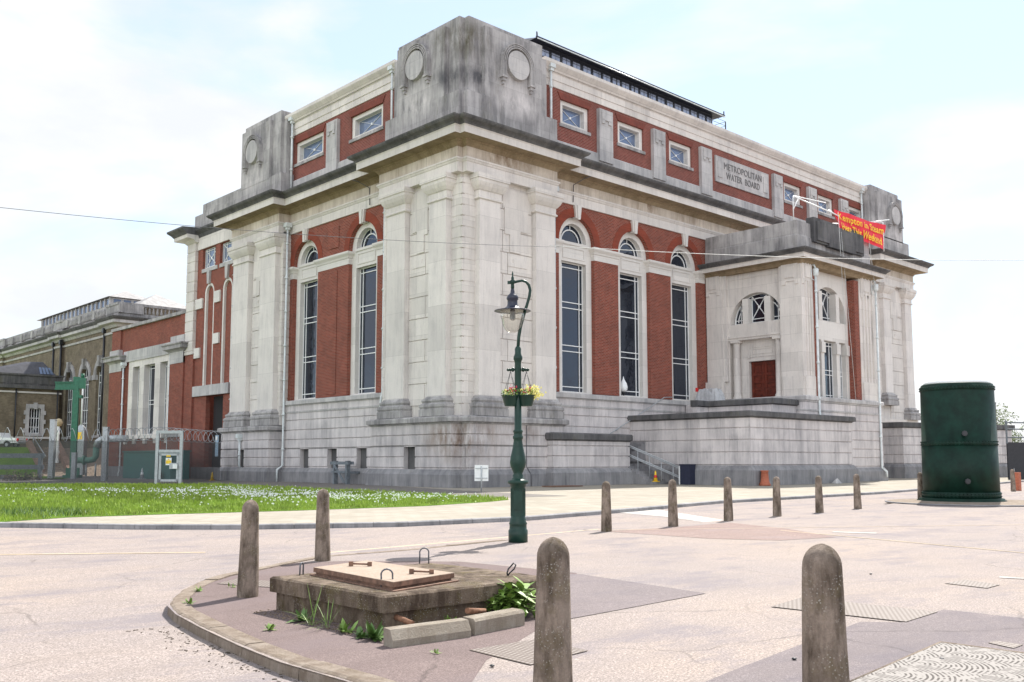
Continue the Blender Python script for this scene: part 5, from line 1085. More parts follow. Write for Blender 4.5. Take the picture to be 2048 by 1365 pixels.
def bpt(u, v, off=0):
    p = (TL*(1-u)+TR_*u)*v + (BL*(1-u)+BR_*u)*(1-v)
    sag = .30*sin(pi*min(1, u*1.25))*(1-u)*(v-.15) ; crease = .07*sin(u*9+v*5)+.03*sin(u*23-v*11)
    lift = .16*sin(pi*u)*(1-v)*(1 if u < .75 else (1-u)*4)
    return (p.x, p.y-crease*.9-off, p.z+sag*.3-.10*sin(pi*u)*v+lift*.75*(1-u*.6))
a = MB(); NU, NV = 44, 12; vs = [bpt(i/NU, j/NV) for j in range(NV+1) for i in range(NU+1)]
a.add(vs, [(j*(NU+1)+i, j*(NU+1)+i+1, (j+1)*(NU+1)+i+1, (j+1)*(NU+1)+i) for j in range(NV) for i in range(NU)], True); P('cloth', a, 'banner', bnr, recalc=False)
for body, v0, hgt, u0, u1 in (('Kempton in Steam', .56, .36, .04, .95), ('Here This Weekend', .10, .40, .05, .93)):
    vs, fs = textmesh(body, 1.0, 0, 1.04, 0, .018); xs = [v[0] for v in vs]; x0, x1 = min(xs), max(xs)
    a = MB(); a.add([bpt(u0+(u1-u0)*(v[0]-x0)/(x1-x0), v0+hgt*(v[1]+.05)/.85, .10) for v in vs], fs); P('writing', a, 'bannert', bnr, recalc=False)
a = MB()
for (p0, p1) in (((31.0, -7.3, 20.3), (30.3, -8.1, 5.0)), ((31.75, -7.1, 18.9), (31.5, -8.0, 5.0)), ((36.2, -7.1, 18.9), (36.0, -8.0, 10.0))): a.tube([p0, p1], .018, 4)
P('guy_rope', a, 'cable', bnr)
# overhead wires
for lab, pts, r_, mm in (('thin overhead wire crossing the upper left of the building', [(-14.5, 20, None, 378), (1.5, 24, None, 487), (12, 28, None, 500)], .006, 'cabled'),):
    pass
def wire(label, ends, r_, mm, sag=.12):
    (u0, v0, y0), (u1, v1, y1) = ends; p0 = Vector((*S((u0-1024)/1903*y0*1.0, y0), EYE+(922-v0)/1912*y0)); p1 = Vector((*S((u1-1024)/1903*y1, y1), EYE+(922-v1)/1912*y1))
    pts = [p0.lerp(p1, t/24)-Vector((0, 0, sag*4*(t/24)*(1-t/24))) for t in range(25)]
    tag(MB().tube(pts, r_, 5).build('overhead_wire', mm), label, 'wire', 'wires crossing in front of the building')
wire('thin dark overhead wire across the sky at left, reaching the corner of the building', [(-300, 372, 34), (1120, 487, 44)], .012, 'cabled', .35)
wire('pale overhead wire running from the corner of the building across the entrance block', [(1100, 484, 44), (2300, 512, 44)], .014, 'cable', .3)
# far right: orange wall, boarded fence, trees
ow = tag(MB().box(0, 9, 0, .6, 0, 9.0).build('orange_brick_building', 'orange'), 'plain orange brick wall of a far building between the engine house and the green tank', 'building'); ow.location = (98, 12, 0)
b = MB(); b.box(-.1, 9.1, -.1, .7, 9.0, 9.3); P('coping', b, 'stone', ow)
ff = thing('boarded_fence', 'black boarded fence with open timber rails above, at the right edge', 'fence')
q0 = Vector(S(41.5, 80)); q1 = Vector(S(62, 86)); 
a = MB(); a.add([(*q0, 0), (*q1, 0), (*q1, 3.1), (*q0, 3.1), (q0.x+.1, q0.y+.1, 0), (q1.x+.1, q1.y+.1, 0), (q1.x+.1, q1.y+.1, 3.1), (q0.x+.1, q0.y+.1, 3.1)], [(0, 1, 2, 3), (4, 7, 6, 5), (3, 2, 6, 7)]); P('boards', a, 'fencew', ff, recalc=False)
a = MB()
for z_ in (3.5, 4.2, 4.75): a.tube([(*q0, z_), (*q1, z_)], .055, 4)
for k in range(7): c_ = q0.lerp(q1, k/6); a.box(c_.x-.06, c_.x+.06, c_.y-.06, c_.y+.06, 3.0, 4.9)
P('rails', a, 'bluegrey', ff)
bp = tag(MB().box(-.25, .25, -.25, .25, 0, 6.6).build('dark_post', 'blackm'), 'dark square post standing above the yard wall right of the tank', 'post'); bp.location = (*S(42.4, 84), 0)
b = MB(); b.box(-.28, .28, -.28, .28, 6.6, 6.68); P('cap', b, 'blackm', bp)
def tree(x, y, h, wid, seed, label, n=2600, leaf='leaf3', sz=.5, z0=0, group='trees on the skyline behind the yard wall'):
    random.seed(seed); t = thing('tree', label, 'tree', (x, y, z0), 0, group)
    a = MB(); a.tube([(0, 0, 0), (.1, .1, h*.35), (-.1, .2, h*.75)], [h*.03, h*.022, h*.006], 8)
    for k in range(9):
        q = random.uniform(0, 2*pi); z = h*random.uniform(.25, .6); a.tube([(0, 0, z), (wid*.25*cos(q), wid*.25*sin(q), z+h*.15), (wid*.45*cos(q), wid*.45*sin(q), z+h*.22)], [h*.012, h*.007, h*.002], 5)
    P('trunk', a, 'bark', t)
    cl = [(random.uniform(-.36, .36)*wid, random.uniform(-.36, .36)*wid, h*random.uniform(.35, .93), wid*random.uniform(.10, .22)) for _ in range(34)]
    a = MB()
    for k in range(n):
        cx_, cy_, cz_, r_ = random.choice(cl); q = random.uniform(0, 2*pi); f = random.uniform(-1, 1); rr = r_*random.uniform(.4, 1)**.5; s_ = sqrt(1-f*f)
        p = Vector((cx_+rr*s_*cos(q), cy_+rr*s_*sin(q), cz_+rr*f*.8)); e1 = Vector((random.gauss(0, 1), random.gauss(0, 1), random.gauss(0, 1))).normalized(); e2 = e1.orthogonal().normalized(); l = sz*random.uniform(.5, 1.2)
        a.add([p-e1*l*.5, p+e2*l*.35, p+e1*l*.5, p-e2*l*.35], [(0, 1, 2, 3)])
    P('crown', a, leaf, t, recalc=False, uv=False)
tree(*S(98, 196), 13, 9, 1, 'taller round pale green tree just right of the tank', 2200)
for i, (u_, y_, h_, lb) in enumerate(((106, 205, 9, 'low pale tree beside the dark post'), (112, 200, 10, 'pale green tree right of the dark post'), (120, 206, 9.5, 'pale green tree at the right edge of the photo'))): tree(*S(u_, y_), h_, 9, 10+i, lb, 1800)
tag(MB().add([(*S(84, 150), 0), (*S(130, 150), 0), (*S(140, 190), 4.5), (*S(90, 190), 4.5)], [(0, 1, 2, 3)]).build('green_embankment', 'lawn', recalc=False), kind='structure')
tx = tag(MB().box(-.16, .18, -.2, .2, 0, .95).build('orange_barrier', 'terra'), 'small orange plastic barrier block by the far right bollard', 'barrier'); tx.location = (*S(26.3, 50.0), 0)
b = MB(); b.tube([(-.15, 0, .95), (-.15, 0, 1.2), (.1, 0, .95)], .03, 5); P('strap', b, 'galv', tx)

# a belt of trees out of the picture, seen only as reflections in the tall windows
random.seed(77); a = MB()
for (cx_, cy_) in ((45, -95), (58, -88), (70, -100), (84, -92), (30, -104), (-92, 62), (-100, 78), (-88, 48)):
    h = random.uniform(11, 15); a.tube([(cx_, cy_, 0), (cx_, cy_, h*.8)], [.35, .08], 6)
    for k in range(700):
        q, f = random.uniform(0, 6.28), random.uniform(-1, 1); r = random.random()**.4; p = Vector((cx_+4.6*r*cos(q)*sqrt(1-f*f), cy_+4.6*r*sin(q)*sqrt(1-f*f), h*.6+h*.38*r*f)); e1 = Vector((random.gauss(0, 1), random.gauss(0, 1), random.gauss(0, 1))).normalized()*.32; e2 = e1.orthogonal().normalized()*.22
        a.add([p-e1, p+e2, p+e1, p-e2], [(0, 1, 2, 3)])
tag(a.build('distant_trees', 'leaf2', recalc=False, uv=False), 'far belt of trees mirrored in the tall windows', 'trees', kind='stuff')
# ================================================================ GROUND
def sheet(name, pts, z, m, kind='structure', survey=True):
    q = [S(*p) for p in pts] if survey else pts
    a = MB(); n = len(q)
    tri = geometry.tessellate_polygon([[Vector((x, y, 0)) for x, y in q]])
    a.add([(x, y, z) for x, y in q], [tuple(t) for t in tri]); o = a.build(name, m, recalc=False)
    me = o.data
    if sum(p.normal.z for p in me.polygons) < 0: me.flip_normals()
    if kind: o['kind'] = kind
    return o
sheet('ground', [(-1500, -1500), (1500, -1500), (1500, 1500), (-1500, 1500)], -.30, 'outer')
sheet('road', [(-80, -60), (140, -60), (140, 160), (-80, 160)], -.09, 'road')
KO = [(2.6, -6), (1.9, .5), (1.0, 3.4), (.19, 5.05), (-.38, 6.01), (-1.14, 6.87), (-1.79, 7.54), (-2.29, 8.19), (-2.92, 9.09), (-3.43, 9.88), (-3.70, 10.41), (-3.86, 10.94), (-4.0, 11.69), (-4.05, 12.4), (-3.99, 13.09), (-3.8, 13.7), (-3.55, 14.6), (-3.15, 15.82), (-1.96, 16.87), (-.24, 18.99), (1.99, 21.72), (3.91, 23.41), (5.71, 25.38), (7.57, 27.46), (9.35, 29.3), (11.4, 31.7), (16.1, 37.9), (26, 49.5), (62, 88)]
sheet('plaza', KO+[(80, 60), (60, -20), (10, -20)], 0, 'road')
PK = [(-60, 23.6), (-30, 23.7), (-12.65, 23.8), (-8.9, 23.05), (-6.28, 23.05), (-2.8, 23.96), (.5, 26.5), (4.2, 31.4), (8, 36.9), (18.2, 47.4), (39.9, 74.6), (80, 125)]
sheet('pavement', PK+[(80, 220), (-90, 220), (-90, 23.6)], -.004, 'pave')
def kerbline(name, path, w, z0, z1, m, seglen, jit=.0, chip=0):
    random.seed(5); a = MB(); P_ = [Vector(S(*p)) for p in path]; tot = [0]
    for i in range(1, len(P_)): tot.append(tot[-1]+(P_[i]-P_[i-1]).length)
    def at(d):
        for i in range(1, len(P_)):
            if d <= tot[i]: return P_[i-1].lerp(P_[i], (d-tot[i-1])/(tot[i]-tot[i-1]))
        return P_[-1]
    d = 0
    while d < tot[-1]-.05:
        d1 = min(d+seglen*random.uniform(.92, 1.08), tot[-1]); g = .006; dz = random.uniform(-jit, jit); K = max(2, int((d1-d)/.12) if jit else 2); pts = [at(d+g+(d1-d-2*g)*k/K) for k in range(K+1)]
        for k in range(K):
            p, q = pts[k], pts[k+1]; t = (q-p).normalized(); n = Vector((t.y, -t.x))     # right of travel = inwards
            e = [random.uniform(-chip, chip) for _ in range(2)] if chip else (0, 0)
            def sec(p, n, r): return [(*(p-n*.0), z0), (*(p+n*r*.6), z1+dz-.035), (*(p+n*(.02+r)), z1+dz-.012), (*(p+n*(.045+r)), z1+dz), (*(p+n*w), z1+dz), (*(p+n*w), z0)]
            if k == 0: prev = sec(p, n, abs(e[0]))
            cur = sec(q, n, abs(e[1])); a.add(prev+cur, [(i, (i+1) % 6, 6+(i+1) % 6, 6+i) for i in range(6)]+([(5, 4, 3, 2, 1, 0)] if k == 0 else [])+([(6, 7, 8, 9, 10, 11)] if k == K-1 else [])); prev = cur
        d = d1
    return tag(a.build(name, m), kind='structure')
kerbline('kerb', KO[3:20], .21, -.1, .012, 'kerb', 1.0, .008, .018)
kerbline('pavement_kerb', PK[1:-1][::-1] if False else [(x, y-.02) for x, y in PK[1:-1]][::-1], .14, -.1, .035, 'foot', .95)
sheet('inner_island', [(x+.05 if x < -1 else x, y) for x, y in KO[4:17]]+[(-2.6, 15.0), (-.8, 14.9), (.9, 13.4), (.6, 10), (.25, 9.0), (-.2, 7.6)], .002, 'islandm')
sheet('tarmac_patch', [(.73, 13.26), (.96, 13.21), (2.27, 11.34), (.9, 9.88), (.45, 9.42), (.3, 10.2)], .006, 'patch')
sheet('tarmac_patch', [(1.0, 6.4), (1.61, 7.2), (3.36, 9.37), (3.75, 9.34), (4.51, 10.14), (5.05, 9.57), (5.84, 8.9), (7.5, 7.5), (3.5, 3.2), (.8, 5.4)], .004, 'patch')
sheet('gravel_patch', [(2.05, 21.2), (3.73, 22.4), (5.48, 24.2), (6.3, 22), (6.6, 19.6), (5.22, 18.8), (3.95, 19.23)], .004, 'gravelp')
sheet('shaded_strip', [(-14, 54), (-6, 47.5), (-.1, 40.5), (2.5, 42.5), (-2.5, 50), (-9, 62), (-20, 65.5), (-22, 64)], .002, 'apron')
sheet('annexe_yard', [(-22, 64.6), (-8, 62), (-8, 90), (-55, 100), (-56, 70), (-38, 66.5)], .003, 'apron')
for i, pts in enumerate(([(5.3, 25.1), (5.9, 26.4), (4.8, 33.0), (2.9, 31.2), (4.5, 28.2)],)): sheet('worn_white_marking', pts, -.084, 'white')
def dash(p0, p1, w, z, m='white', name='road_line'):
    p0, p1 = Vector(S(*p0)), Vector(S(*p1)); n = (p1-p0).orthogonal().normalized()*w/2; a = MB(); a.add([(*(p0-n), z), (*(p0+n), z), (*(p1+n), z), (*(p1-n), z)], [(0, 1, 2, 3)]); tag(a.build(name, m, recalc=False), kind='structure')
M['yline'] = plain('faded_yellow_line', (.44, .35, .24), .9, var=.15, vs=5); M['bluep'] = plain('blue_spray_mark', (.25, .25, .275), .8, var=.2, vs=14)
dash((6.0, 21.5), (10.5, 12.6), .07, .006, 'yline'); dash((-3.2, 16.2), (2.0, 21.9), .10, .006, 'yline'); dash((1.6, 21.5), (16, 24), .05, .006, 'yline'); dash((-9, 16.9), (-5.5, 17.3), .12, -.084, 'yline')
dash((6.5, 12.9), (7.3, 12.4), .14, .007, 'white'); dash((7.0, 21.0), (7.8, 20.6), .3, .007, 'white')
# ---- lawn
LAWN = [(-60, 24.2), (-12.96, 24.4), (-12.2, 26.4), (-10.4, 27.7), (-6.6, 30.1), (-3.0, 33.0), (-.9, 36.3), (-.12, 38.3), (-.3, 39.6), (-1.6, 42), (-6.5, 47.4), (-13, 55.5), (-20.45, 64.2), (-38, 65.6), (-60, 74)]
sheet('lawn', LAWN, .003, 'lawn')
def inpoly(x, y, lp):
    c = False; j = len(lp)-1
    for i in range(len(lp)):
        if (lp[i][1] > y) != (lp[j][1] > y) and x < (lp[j][0]-lp[i][0])*(y-lp[i][1])/(lp[j][1]-lp[i][1])+lp[i][0]: c = not c
        j = i
    return c
random.seed(21); a = MB(); n = 0; hum = [(random.uniform(-30, 0), random.uniform(25, 60), random.uniform(.5, 2)) for _ in range(70)]
while n < 42000:
    t = random.random(); y = 24.3*math.exp(t*.95); x = random.uniform(-.56*y, 1)
    if not inpoly(x, y, LAWN) or (sin(x*2.3+y)+sin(y*1.7-x*.8)+sin(x*.7-y*.9) < -1.6 and random.random() < .8): continue
    n += 1; k = y/30; hh = random.uniform(.05, .10)*(1+.25*k)
    for hx, hy, hr in hum[:25]:
        if abs(x-hx) < hr and abs(y-hy) < hr*1.4: hh *= 1.25
    q = random.uniform(0, pi); w = .012*k*random.uniform(.8, 1.8); X, Y = S(x, y); dx, dy = cos(q)*w, sin(q)*w; lx, ly = random.gauss(0, .03), random.gauss(0, .03)
    a.add([(X-dx, Y-dy, .02), (X+dx, Y+dy, .02), (X+lx, Y+ly, .01+hh*random.uniform(.7, 1.5))], [(0, 1, 2)])
tag(a.build('grass_blades', 'blade', recalc=False, uv=False), 'short bright green grass covering the lawn', 'grass', kind='stuff')
a = MB(); n = 0
lines = [((-26, 50), (-14.5, 46), 1.6), ((-17, 52), (-9.5, 42.5), 2.4), ((-9.5, 42.5), (-2.5, 39.6), 2.3), ((-15, 46), (-6, 36.5), 2.6), ((-20, 45), (-4, 36), 5)]
while n < 1600:
    p, q, s_ = random.choice(lines[:4]) if random.random() < .9 else lines[4]; t = random.random(); x = p[0]+(q[0]-p[0])*t+random.gauss(0, s_*.45); y = p[1]+(q[1]-p[1])*t+random.gauss(0, s_*.9)
    if not inpoly(x, y, LAWN) or sin(x*1.9+y*.7)+sin(y*1.3-x) < -.7: continue
    n += 1; X, Y = S(x, y); r = random.uniform(.022, .045); z = random.uniform(.09, .15); ax = random.uniform(0, 1.5)
    a.add([(X-r*RX, Y-r*RY, z), (X, Y, z+r*.8), (X+r*RX, Y+r*RY, z), (X, Y, z-r*.8)], [(0, 1, 2, 3)])
tag(a.build('daisies', 'petalw', recalc=False, uv=False), 'scattered white daisies in the lawn', 'daisies', kind='stuff')
random.seed(4); a = MB()
for k in range(900):
    x, y = random.gauss(-13.7, .75), random.gauss(27.6, .8); X, Y = S(x, y); h = random.uniform(.12, .26); q = random.uniform(0, 6.28)
    a.add([(X-.012, Y, .02), (X+.012, Y+.01, .02), (X+.1*cos(q), Y+.1*sin(q), h)], [(0, 1, 2)])
tag(a.build('long_grass_tuft', 'leaf2', recalc=False, uv=False), 'darker clump of long grass on the lawn at far left', 'grass tuft')
# ================================================================ BOLLARDS
def bollard():
    a = MB(); pr_ = [(.122, -.02), (.121, .1), (.114, .35), (.105, .65), (.098, .92), (.096, 1.0)]+[(.096*cos(radians(t)), 1.0+.115*sin(radians(t))) for t in range(12, 90, 13)]+[(.004, 1.117)]
    n = 26; vs = []
    random.seed(9)
    for i, (r, z) in enumerate(pr_):
        for k in range(n): q = 2*pi*k/n; rr = r*(1+.012*sin(3*q+z*5)+random.uniform(-.008, .008)); vs.append((rr*cos(q), rr*sin(q), z))
    m_ = len(pr_); a.add(vs, [(i*n+k, i*n+(k+1) % n, (i+1)*n+(k+1) % n, (i+1)*n+k) for i in range(m_-1) for k in range(n)], True); a.f.append(tuple((m_-1)*n+k for k in range(n))); a.sm.append(True)
    return a.build('bollard', 'bollard')
B0 = bollard()
BL_ = [((.235, 5.62), 'nearest round-topped concrete bollard in front of the concrete chamber, cut off by the photo bottom'),
       ((1.56, 4.86), 'concrete bollard nearest the camera at right, cut off by the photo bottom'),
       ((-3.03, 11.1), 'concrete bollard on the island by the kerb curve, left of the steel-plated chamber'),
       ((-2.95, 15.03), 'concrete bollard behind the chamber, left of the green lamp post'),
       ((2.08, 21.2), 'concrete bollard next right of the green lamp post, first of the line of six'),
       ((3.82, 22.8), 'second bollard of the line, in front of the handrail'), ((5.62, 24.95), 'third bollard of the line, in front of the terrace corner'),
       ((7.44, 26.97), 'fourth bollard of the line, just right of the terracotta pot'), ((9.21, 28.77), 'fifth bollard of the line, below the loose pale stone'),
       ((11.22, 31.16), 'sixth bollard of the line, last before the open gap left of the tank'), ((15.92, 37.36), 'concrete bollard just behind the left edge of the green tank'), ((25.6, 48.95), 'far concrete bollard right of the green tank, with the orange block behind it')]
for i, (p, lb) in enumerate(BL_):
    o = B0 if i == 0 else B0.copy()
    if i: COL.objects.link(o)
    random.seed(40+i); o.location = (*S(*p), -.09 if p[1] > 15.5 and False else 0); o.rotation_euler = (random.uniform(-.012, .012), random.uniform(-.012, .012), random.uniform(0, 6)); k = random.uniform(.98, 1.02); o.scale = (k, k, k)
    tag(o, lb, 'bollard', 'concrete bollards')
# ================================================================ CHAMBER with steel plate
CN, CL, CR_ = Vector(S(-1.14, 8.67)), Vector(S(-2.53, 10.12)), Vector(S(.42, 10.05)); CB = CL+CR_-CN
ch = thing('concrete_chamber', 'low weathered concrete chamber with overhanging top slab, on the island', 'chamber', (CN.x, CN.y, 0)); 
L1 = (CL-CN); L2 = (CR_-CN)
def CP(u, v, z): p = L1*u+L2*v; return (p.x, p.y, z)
def cslab(a, u0, u1, v0, v1, z0, z1, ch_=.0, sub=14):
    """slab with chamfered and slightly irregular arrises"""
    random.seed(2); e = [(z0, 0), (z1-ch_, 0), (z1, ch_)] if ch_ else [(z0, 0), (z1, 0)]
    ring = []; c_ = [(u0, v0), (u1, v0), (u1, v1), (u0, v1)]
    pts = [(c_[i][0]+(c_[(i+1) % 4][0]-c_[i][0])*k/sub, c_[i][1]+(c_[(i+1) % 4][1]-c_[i][1])*k/sub) for i in range(4) for k in range(sub)]
    uc, vc = (u0+u1)/2, (v0+v1)/2; n = len(pts)
    for z, ins in e:
        j = .004 if ch_ else .003
        for u, v in pts:
            k = 1-ins/1.0; x, y, _ = CP(uc+(u-uc)*k, vc+(v-vc)*k, 0); ring.append((x+random.uniform(-j, j), y+random.uniform(-j, j), z+random.uniform(-j, j)*(ins > 0)))
    a.add(ring, [(i*n+k, i*n+(k+1) % n, (i+1)*n+(k+1) % n, (i+1)*n+k) for i in range(len(e)-1) for k in range(n)]+[tuple(range(n))[::-1], tuple((len(e)-1)*n+k for k in range(n))])
a = MB(); cslab(a, .03, .985, .03, .985, -.02, .19); P('wall', a, 'block', ch)
a = MB(); cslab(a, 0, 1.0, 0, 1.0, .19, .345, .018); P('top_slab', a, 'block', ch)
# plate: corners in survey coordinates
PLc = [Vector(S(-1.10, 8.98)), Vector(S(-2.10, 10.22)), Vector(S(-1.64, 10.92)), Vector(S(-.58, 9.72))]
lidt = thing('steel_cover', 'rusty chequered steel cover plate with two lifting handles on the concrete chamber', 'cover plate', (PLc[0].x, PLc[0].y, .345))
o2 = PLc[0]; loc = [(p.x-o2.x, p.y-o2.y) for p in PLc]; cx_ = sum(p[0] for p in loc)/4; cy_ = sum(p[1] for p in loc)/4
a = MB(); a.prism([(cx_+(x-cx_)*1.06, cy_+(y-cy_)*1.06) for x, y in loc], 0, .012); a.prism([(cx_+(x-cx_)*.96, cy_+(y-cy_)*.96) for x, y in loc], .012, .035); P('frame', a, 'rust', lidt)
a = MB(); a.prism(loc, .035, .08); P('edge', a, 'rust', lidt)
a = MB(); a.prism([(cx_+(x-cx_)*.995, cy_+(y-cy_)*.995) for x, y in loc], .079, .084); P('plate', a, 'plate', lidt)
dL = (PLc[3]-PLc[0]).normalized(); 
for (u_, v_) in ((-1.62, 10.32), (-.90, 9.62)):
    q = Vector(S(u_, v_))-o2; a = MB(); e = Vector((RX, RY))*.10
    a.tube([(*(q-e), .084), (*(q-e), .125)], .012, 4); a.tube([(*(q+e), .084), (*(q+e), .115)], .012, 4); a.rbox((q.x-e.x, q.y-e.y, .084), (.045, .03, .05), atan2(RY, RX)); a.rbox((q.x+e.x, q.y+e.y, .084), (.045, .03, .045), atan2(RY, RX)); a.tube([(*(q-e), .112), (*(q+e), .105)], .010, 5)
    P('handle', a, 'rust', lidt)
for i, (p, q, h, lb, lean) in enumerate((((-2.24, 10.2), (-2.22, 10.27), .15, 'thin steel lifting loop at the left corner of the chamber, seen edge-on', .02), ((-1.24, 9.18), (-1.13, 9.2), .20, 'steel lifting loop at the front corner of the chamber', -.03), ((-1.09, 11.38), (-.98, 11.38), .20, 'steel lifting loop at the back of the chamber', 0), ((-.05, 10.18), (-.04, 10.2), .15, 'twisted black wire loop at the right of the chamber', .08))):
    p, q = Vector(S(*p)), Vector(S(*q)); m_ = (p+q)/2; d = (q-p); pts = []
    r_ = Vector((RX, RY))
    if i == 3: pts = [m_+r_*x_ for x_ in (0, -.01, .0, .05, .075, .06, .02, -.002)]; zz = [0, .05, .09, .15, .13, .09, .05, .02]
    else:
        pts = [p, p.lerp(m_, .05)]+[m_-d*.5*cos(radians(t)) for t in range(15, 180, 25)]+[q.lerp(m_, .05), q]; zz = [0, h*.6]+[h*.72+h*.28*sin(radians(t)) for t in range(15, 180, 25)]+[h*.6, 0]
    a = MB(); a.tube([((w.x-p.x)+z*lean*RX, (w.y-p.y)+z*lean*RY, z-.02) for w, z in zip(pts, zz)], .0085, 7)
    o = a.build('lifting_loop', 'blackm' if i == 3 else 'loop'); o.location = (p.x, p.y, .345); tag(o, lb, 'loop', 'loops on the concrete chamber')
for base, ang, lb, ln in ((((-.99, 8.08), (-.36, 8.58)), 0, 'cleaner pale concrete wheel stop with sloped end, nearest the camera', 0), (((-.33, 8.66), (.12, 9.18)), 0, 'stained concrete kerb block lying end to end with the wheel stop', 1)):
    p, q = Vector(S(*base[0])), Vector(S(*base[1])); d = (q-p); l = d.length; an = atan2(d.y, d.x)
    o = thing('kerb_block', lb, 'kerb block', (p.x, p.y, 0), an, 'loose kerb blocks by the chamber')
    a = MB(); pr_ = [(0, 0), (0, .06), (.045, .145), (.15, .15), (.15, 0)] if not ln else [(0, 0), (0, .12), (.02, .145), (.15, .15), (.15, 0)]
    a.prism([(x, z) for x, z in pr_], 0, l, lambda x, z, s: (s, x, z)); P('block', a, 'wheelstop', o)
for p, q, lb in (((-1.14, 8.93), (-.88, 8.62), 'broken terracotta pipe piece lying against the chamber corner behind the wheel stop'), ((-.42, 9.1), (-.26, 9.35), 'broken terracotta pipe piece lying between the two kerb blocks')):
    a = MB(); a.tube([(*S(*p), .15), (*S(*q), .11)], [.028, .024], 9); tag(a.build('pipe_shard', 'shard'), lb, 'pipe piece', 'broken pipe pieces')
# ---- weeds
def weed(p, h, n, m, label, kind='broad', seed=1, spread=1.0):
    random.seed(seed); a = MB()
    for k in range(n):
        q = random.uniform(0, 2*pi); l = h*random.uniform(.6, 1.2)*spread; el = radians(random.uniform(15, 75)); zb = random.uniform(0, h*.55) if kind == 'tall' else 0; w = l*(.15 if kind != 'grass' else .011)
        if kind == 'tall': l *= .42; w = l*.17; zb = random.uniform(.1, .95)*h; el = radians(random.uniform(-5, 50))
        bx, by = (random.uniform(-.3, .3)*h*spread, random.uniform(-.2, .2)*h*spread) if kind == 'tall' else (random.gauss(0, .015), random.gauss(0, .015)); pts = []
        for t in (0, .35, .7, 1.0):
            r = l*t*cos(el); z = zb+l*t*sin(el)-l*.35*t*t*cos(el); ww = w*(0.25, 1, .8, .05)[(0, .35, .7, 1.0).index(t)]
            pts += [(bx+r*cos(q)-ww*sin(q), by+r*sin(q)+ww*cos(q), max(z, .004)), (bx+r*cos(q)+ww*sin(q), by+r*sin(q)-ww*cos(q), max(z, .004))]
        a.add(pts, [(0, 1, 3, 2), (2, 3, 5, 4), (4, 5, 7, 6)])
    if kind == 'tall':
        for k in range(4): q = random.uniform(0, 6.28); a.tube([(0, 0, 0), (.12*h*cos(q), .12*h*sin(q), h*.9)], .004, 4)
    o = a.build('weed', m, recalc=False, uv=False); o.location = (*S(*p), .004); return tag(o, label, 'weed', 'weeds around the chamber')
weed((.02, 9.62), .31, 190, 'leaf1', 'tallest bright leafy weed, behind the right kerb block', 'tall', 3, 1.5); weed((-.13, 9.5), .24, 110, 'leaf1', 'leafy weed at the left side of the tallest weed', 'tall', 5, 1.3)
weed((-.58, 9.1), .13, 20, 'leaf1', 'small spiky weed between the two kerb blocks', 'broad', 7); weed((-2.03, 9.4), .16, 16, 'leaf2', 'broad dark-leaved weed at the left foot of the chamber', 'broad', 9)
weed((-1.88, 9.15), .42, 16, 'leaf1', 'tall thin grass stalks at the chamber foot, right of the dark-leaved weed', 'grass', 11, .9); weed((-1.72, 9.02), .36, 14, 'leaf1', 'second tuft of thin grass stalks at the chamber foot', 'grass', 13, .9)
weed((-1.52, 8.8), .14, 18, 'leaf1', 'rosette weed at the middle of the chamber foot', 'broad', 15); weed((-1.2, 8.45), .19, 30, 'leaf2', 'bushy dark weed at the near corner of the chamber', 'broad', 17); weed((-1.33, 8.55), .12, 26, 'leaf2', 'low weed left of the bushy corner weed', 'broad', 18)
weed((.24, 9.62), .09, 14, 'leaf1', 'small weed just left of the nearest bollard', 'broad', 19); weed((-2.22, 8.9), .10, 16, 'leaf1', 'lone bright weed near the kerb', 'broad', 21); weed((-3.5, 10.5), .09, 16, 'leaf1', 'pale weed growing in the kerb joint at the island tip', 'broad', 23); weed((-3.72, 11.5), .08, 18, 'leaf1', 'small weed at the inner kerb edge behind the island tip', 'broad', 25)
weed((-3.45, 11.9), .06, 12, 'leaf1', 'tiny weed beside the left drain grating', 'broad', 26); weed((-.62, 7.85), .05, 12, 'leaf1', 'tiny weed at the edge of the middle drain grating', 'broad', 27)
a = MB(); random.seed(8)
for k in range(150):
    t = random.random(); x, y = (-3.45+2.6*t+random.gauss(0, .09)-.12, 9.75-3.1*t+random.gauss(0, .12)-.18); X, Y = S(x, y); q = random.uniform(0, 3.14); l = random.uniform(.008, .05); w = random.uniform(.003, .008)
    a.rbox((X, Y, -.088), (l, w, random.uniform(.002, .008)), q)
tag(a.build('kerbside_litter', 'bark', uv=False), 'dry twigs and leaf litter along the foot of the kerb', 'litter', kind='stuff')
a = MB(); random.seed(18)
for k in range(260):
    t = random.random(); c_ = L1*t*1.0; x = CN.x+c_.x-.05+random.gauss(0, .09); y = CN.y+c_.y+random.gauss(0, .05); p = (CN+L1*t+(-L2).normalized()*random.uniform(.0, .22)); a.rbox((p.x, p.y, .003), (random.uniform(.005, .02), random.uniform(.004, .014), random.uniform(.003, .012)), random.uniform(0, 3))
tag(a.build('loose_grit', 'dirt', uv=False), 'loose grit and soil along the chamber foot', 'grit', kind='stuff')
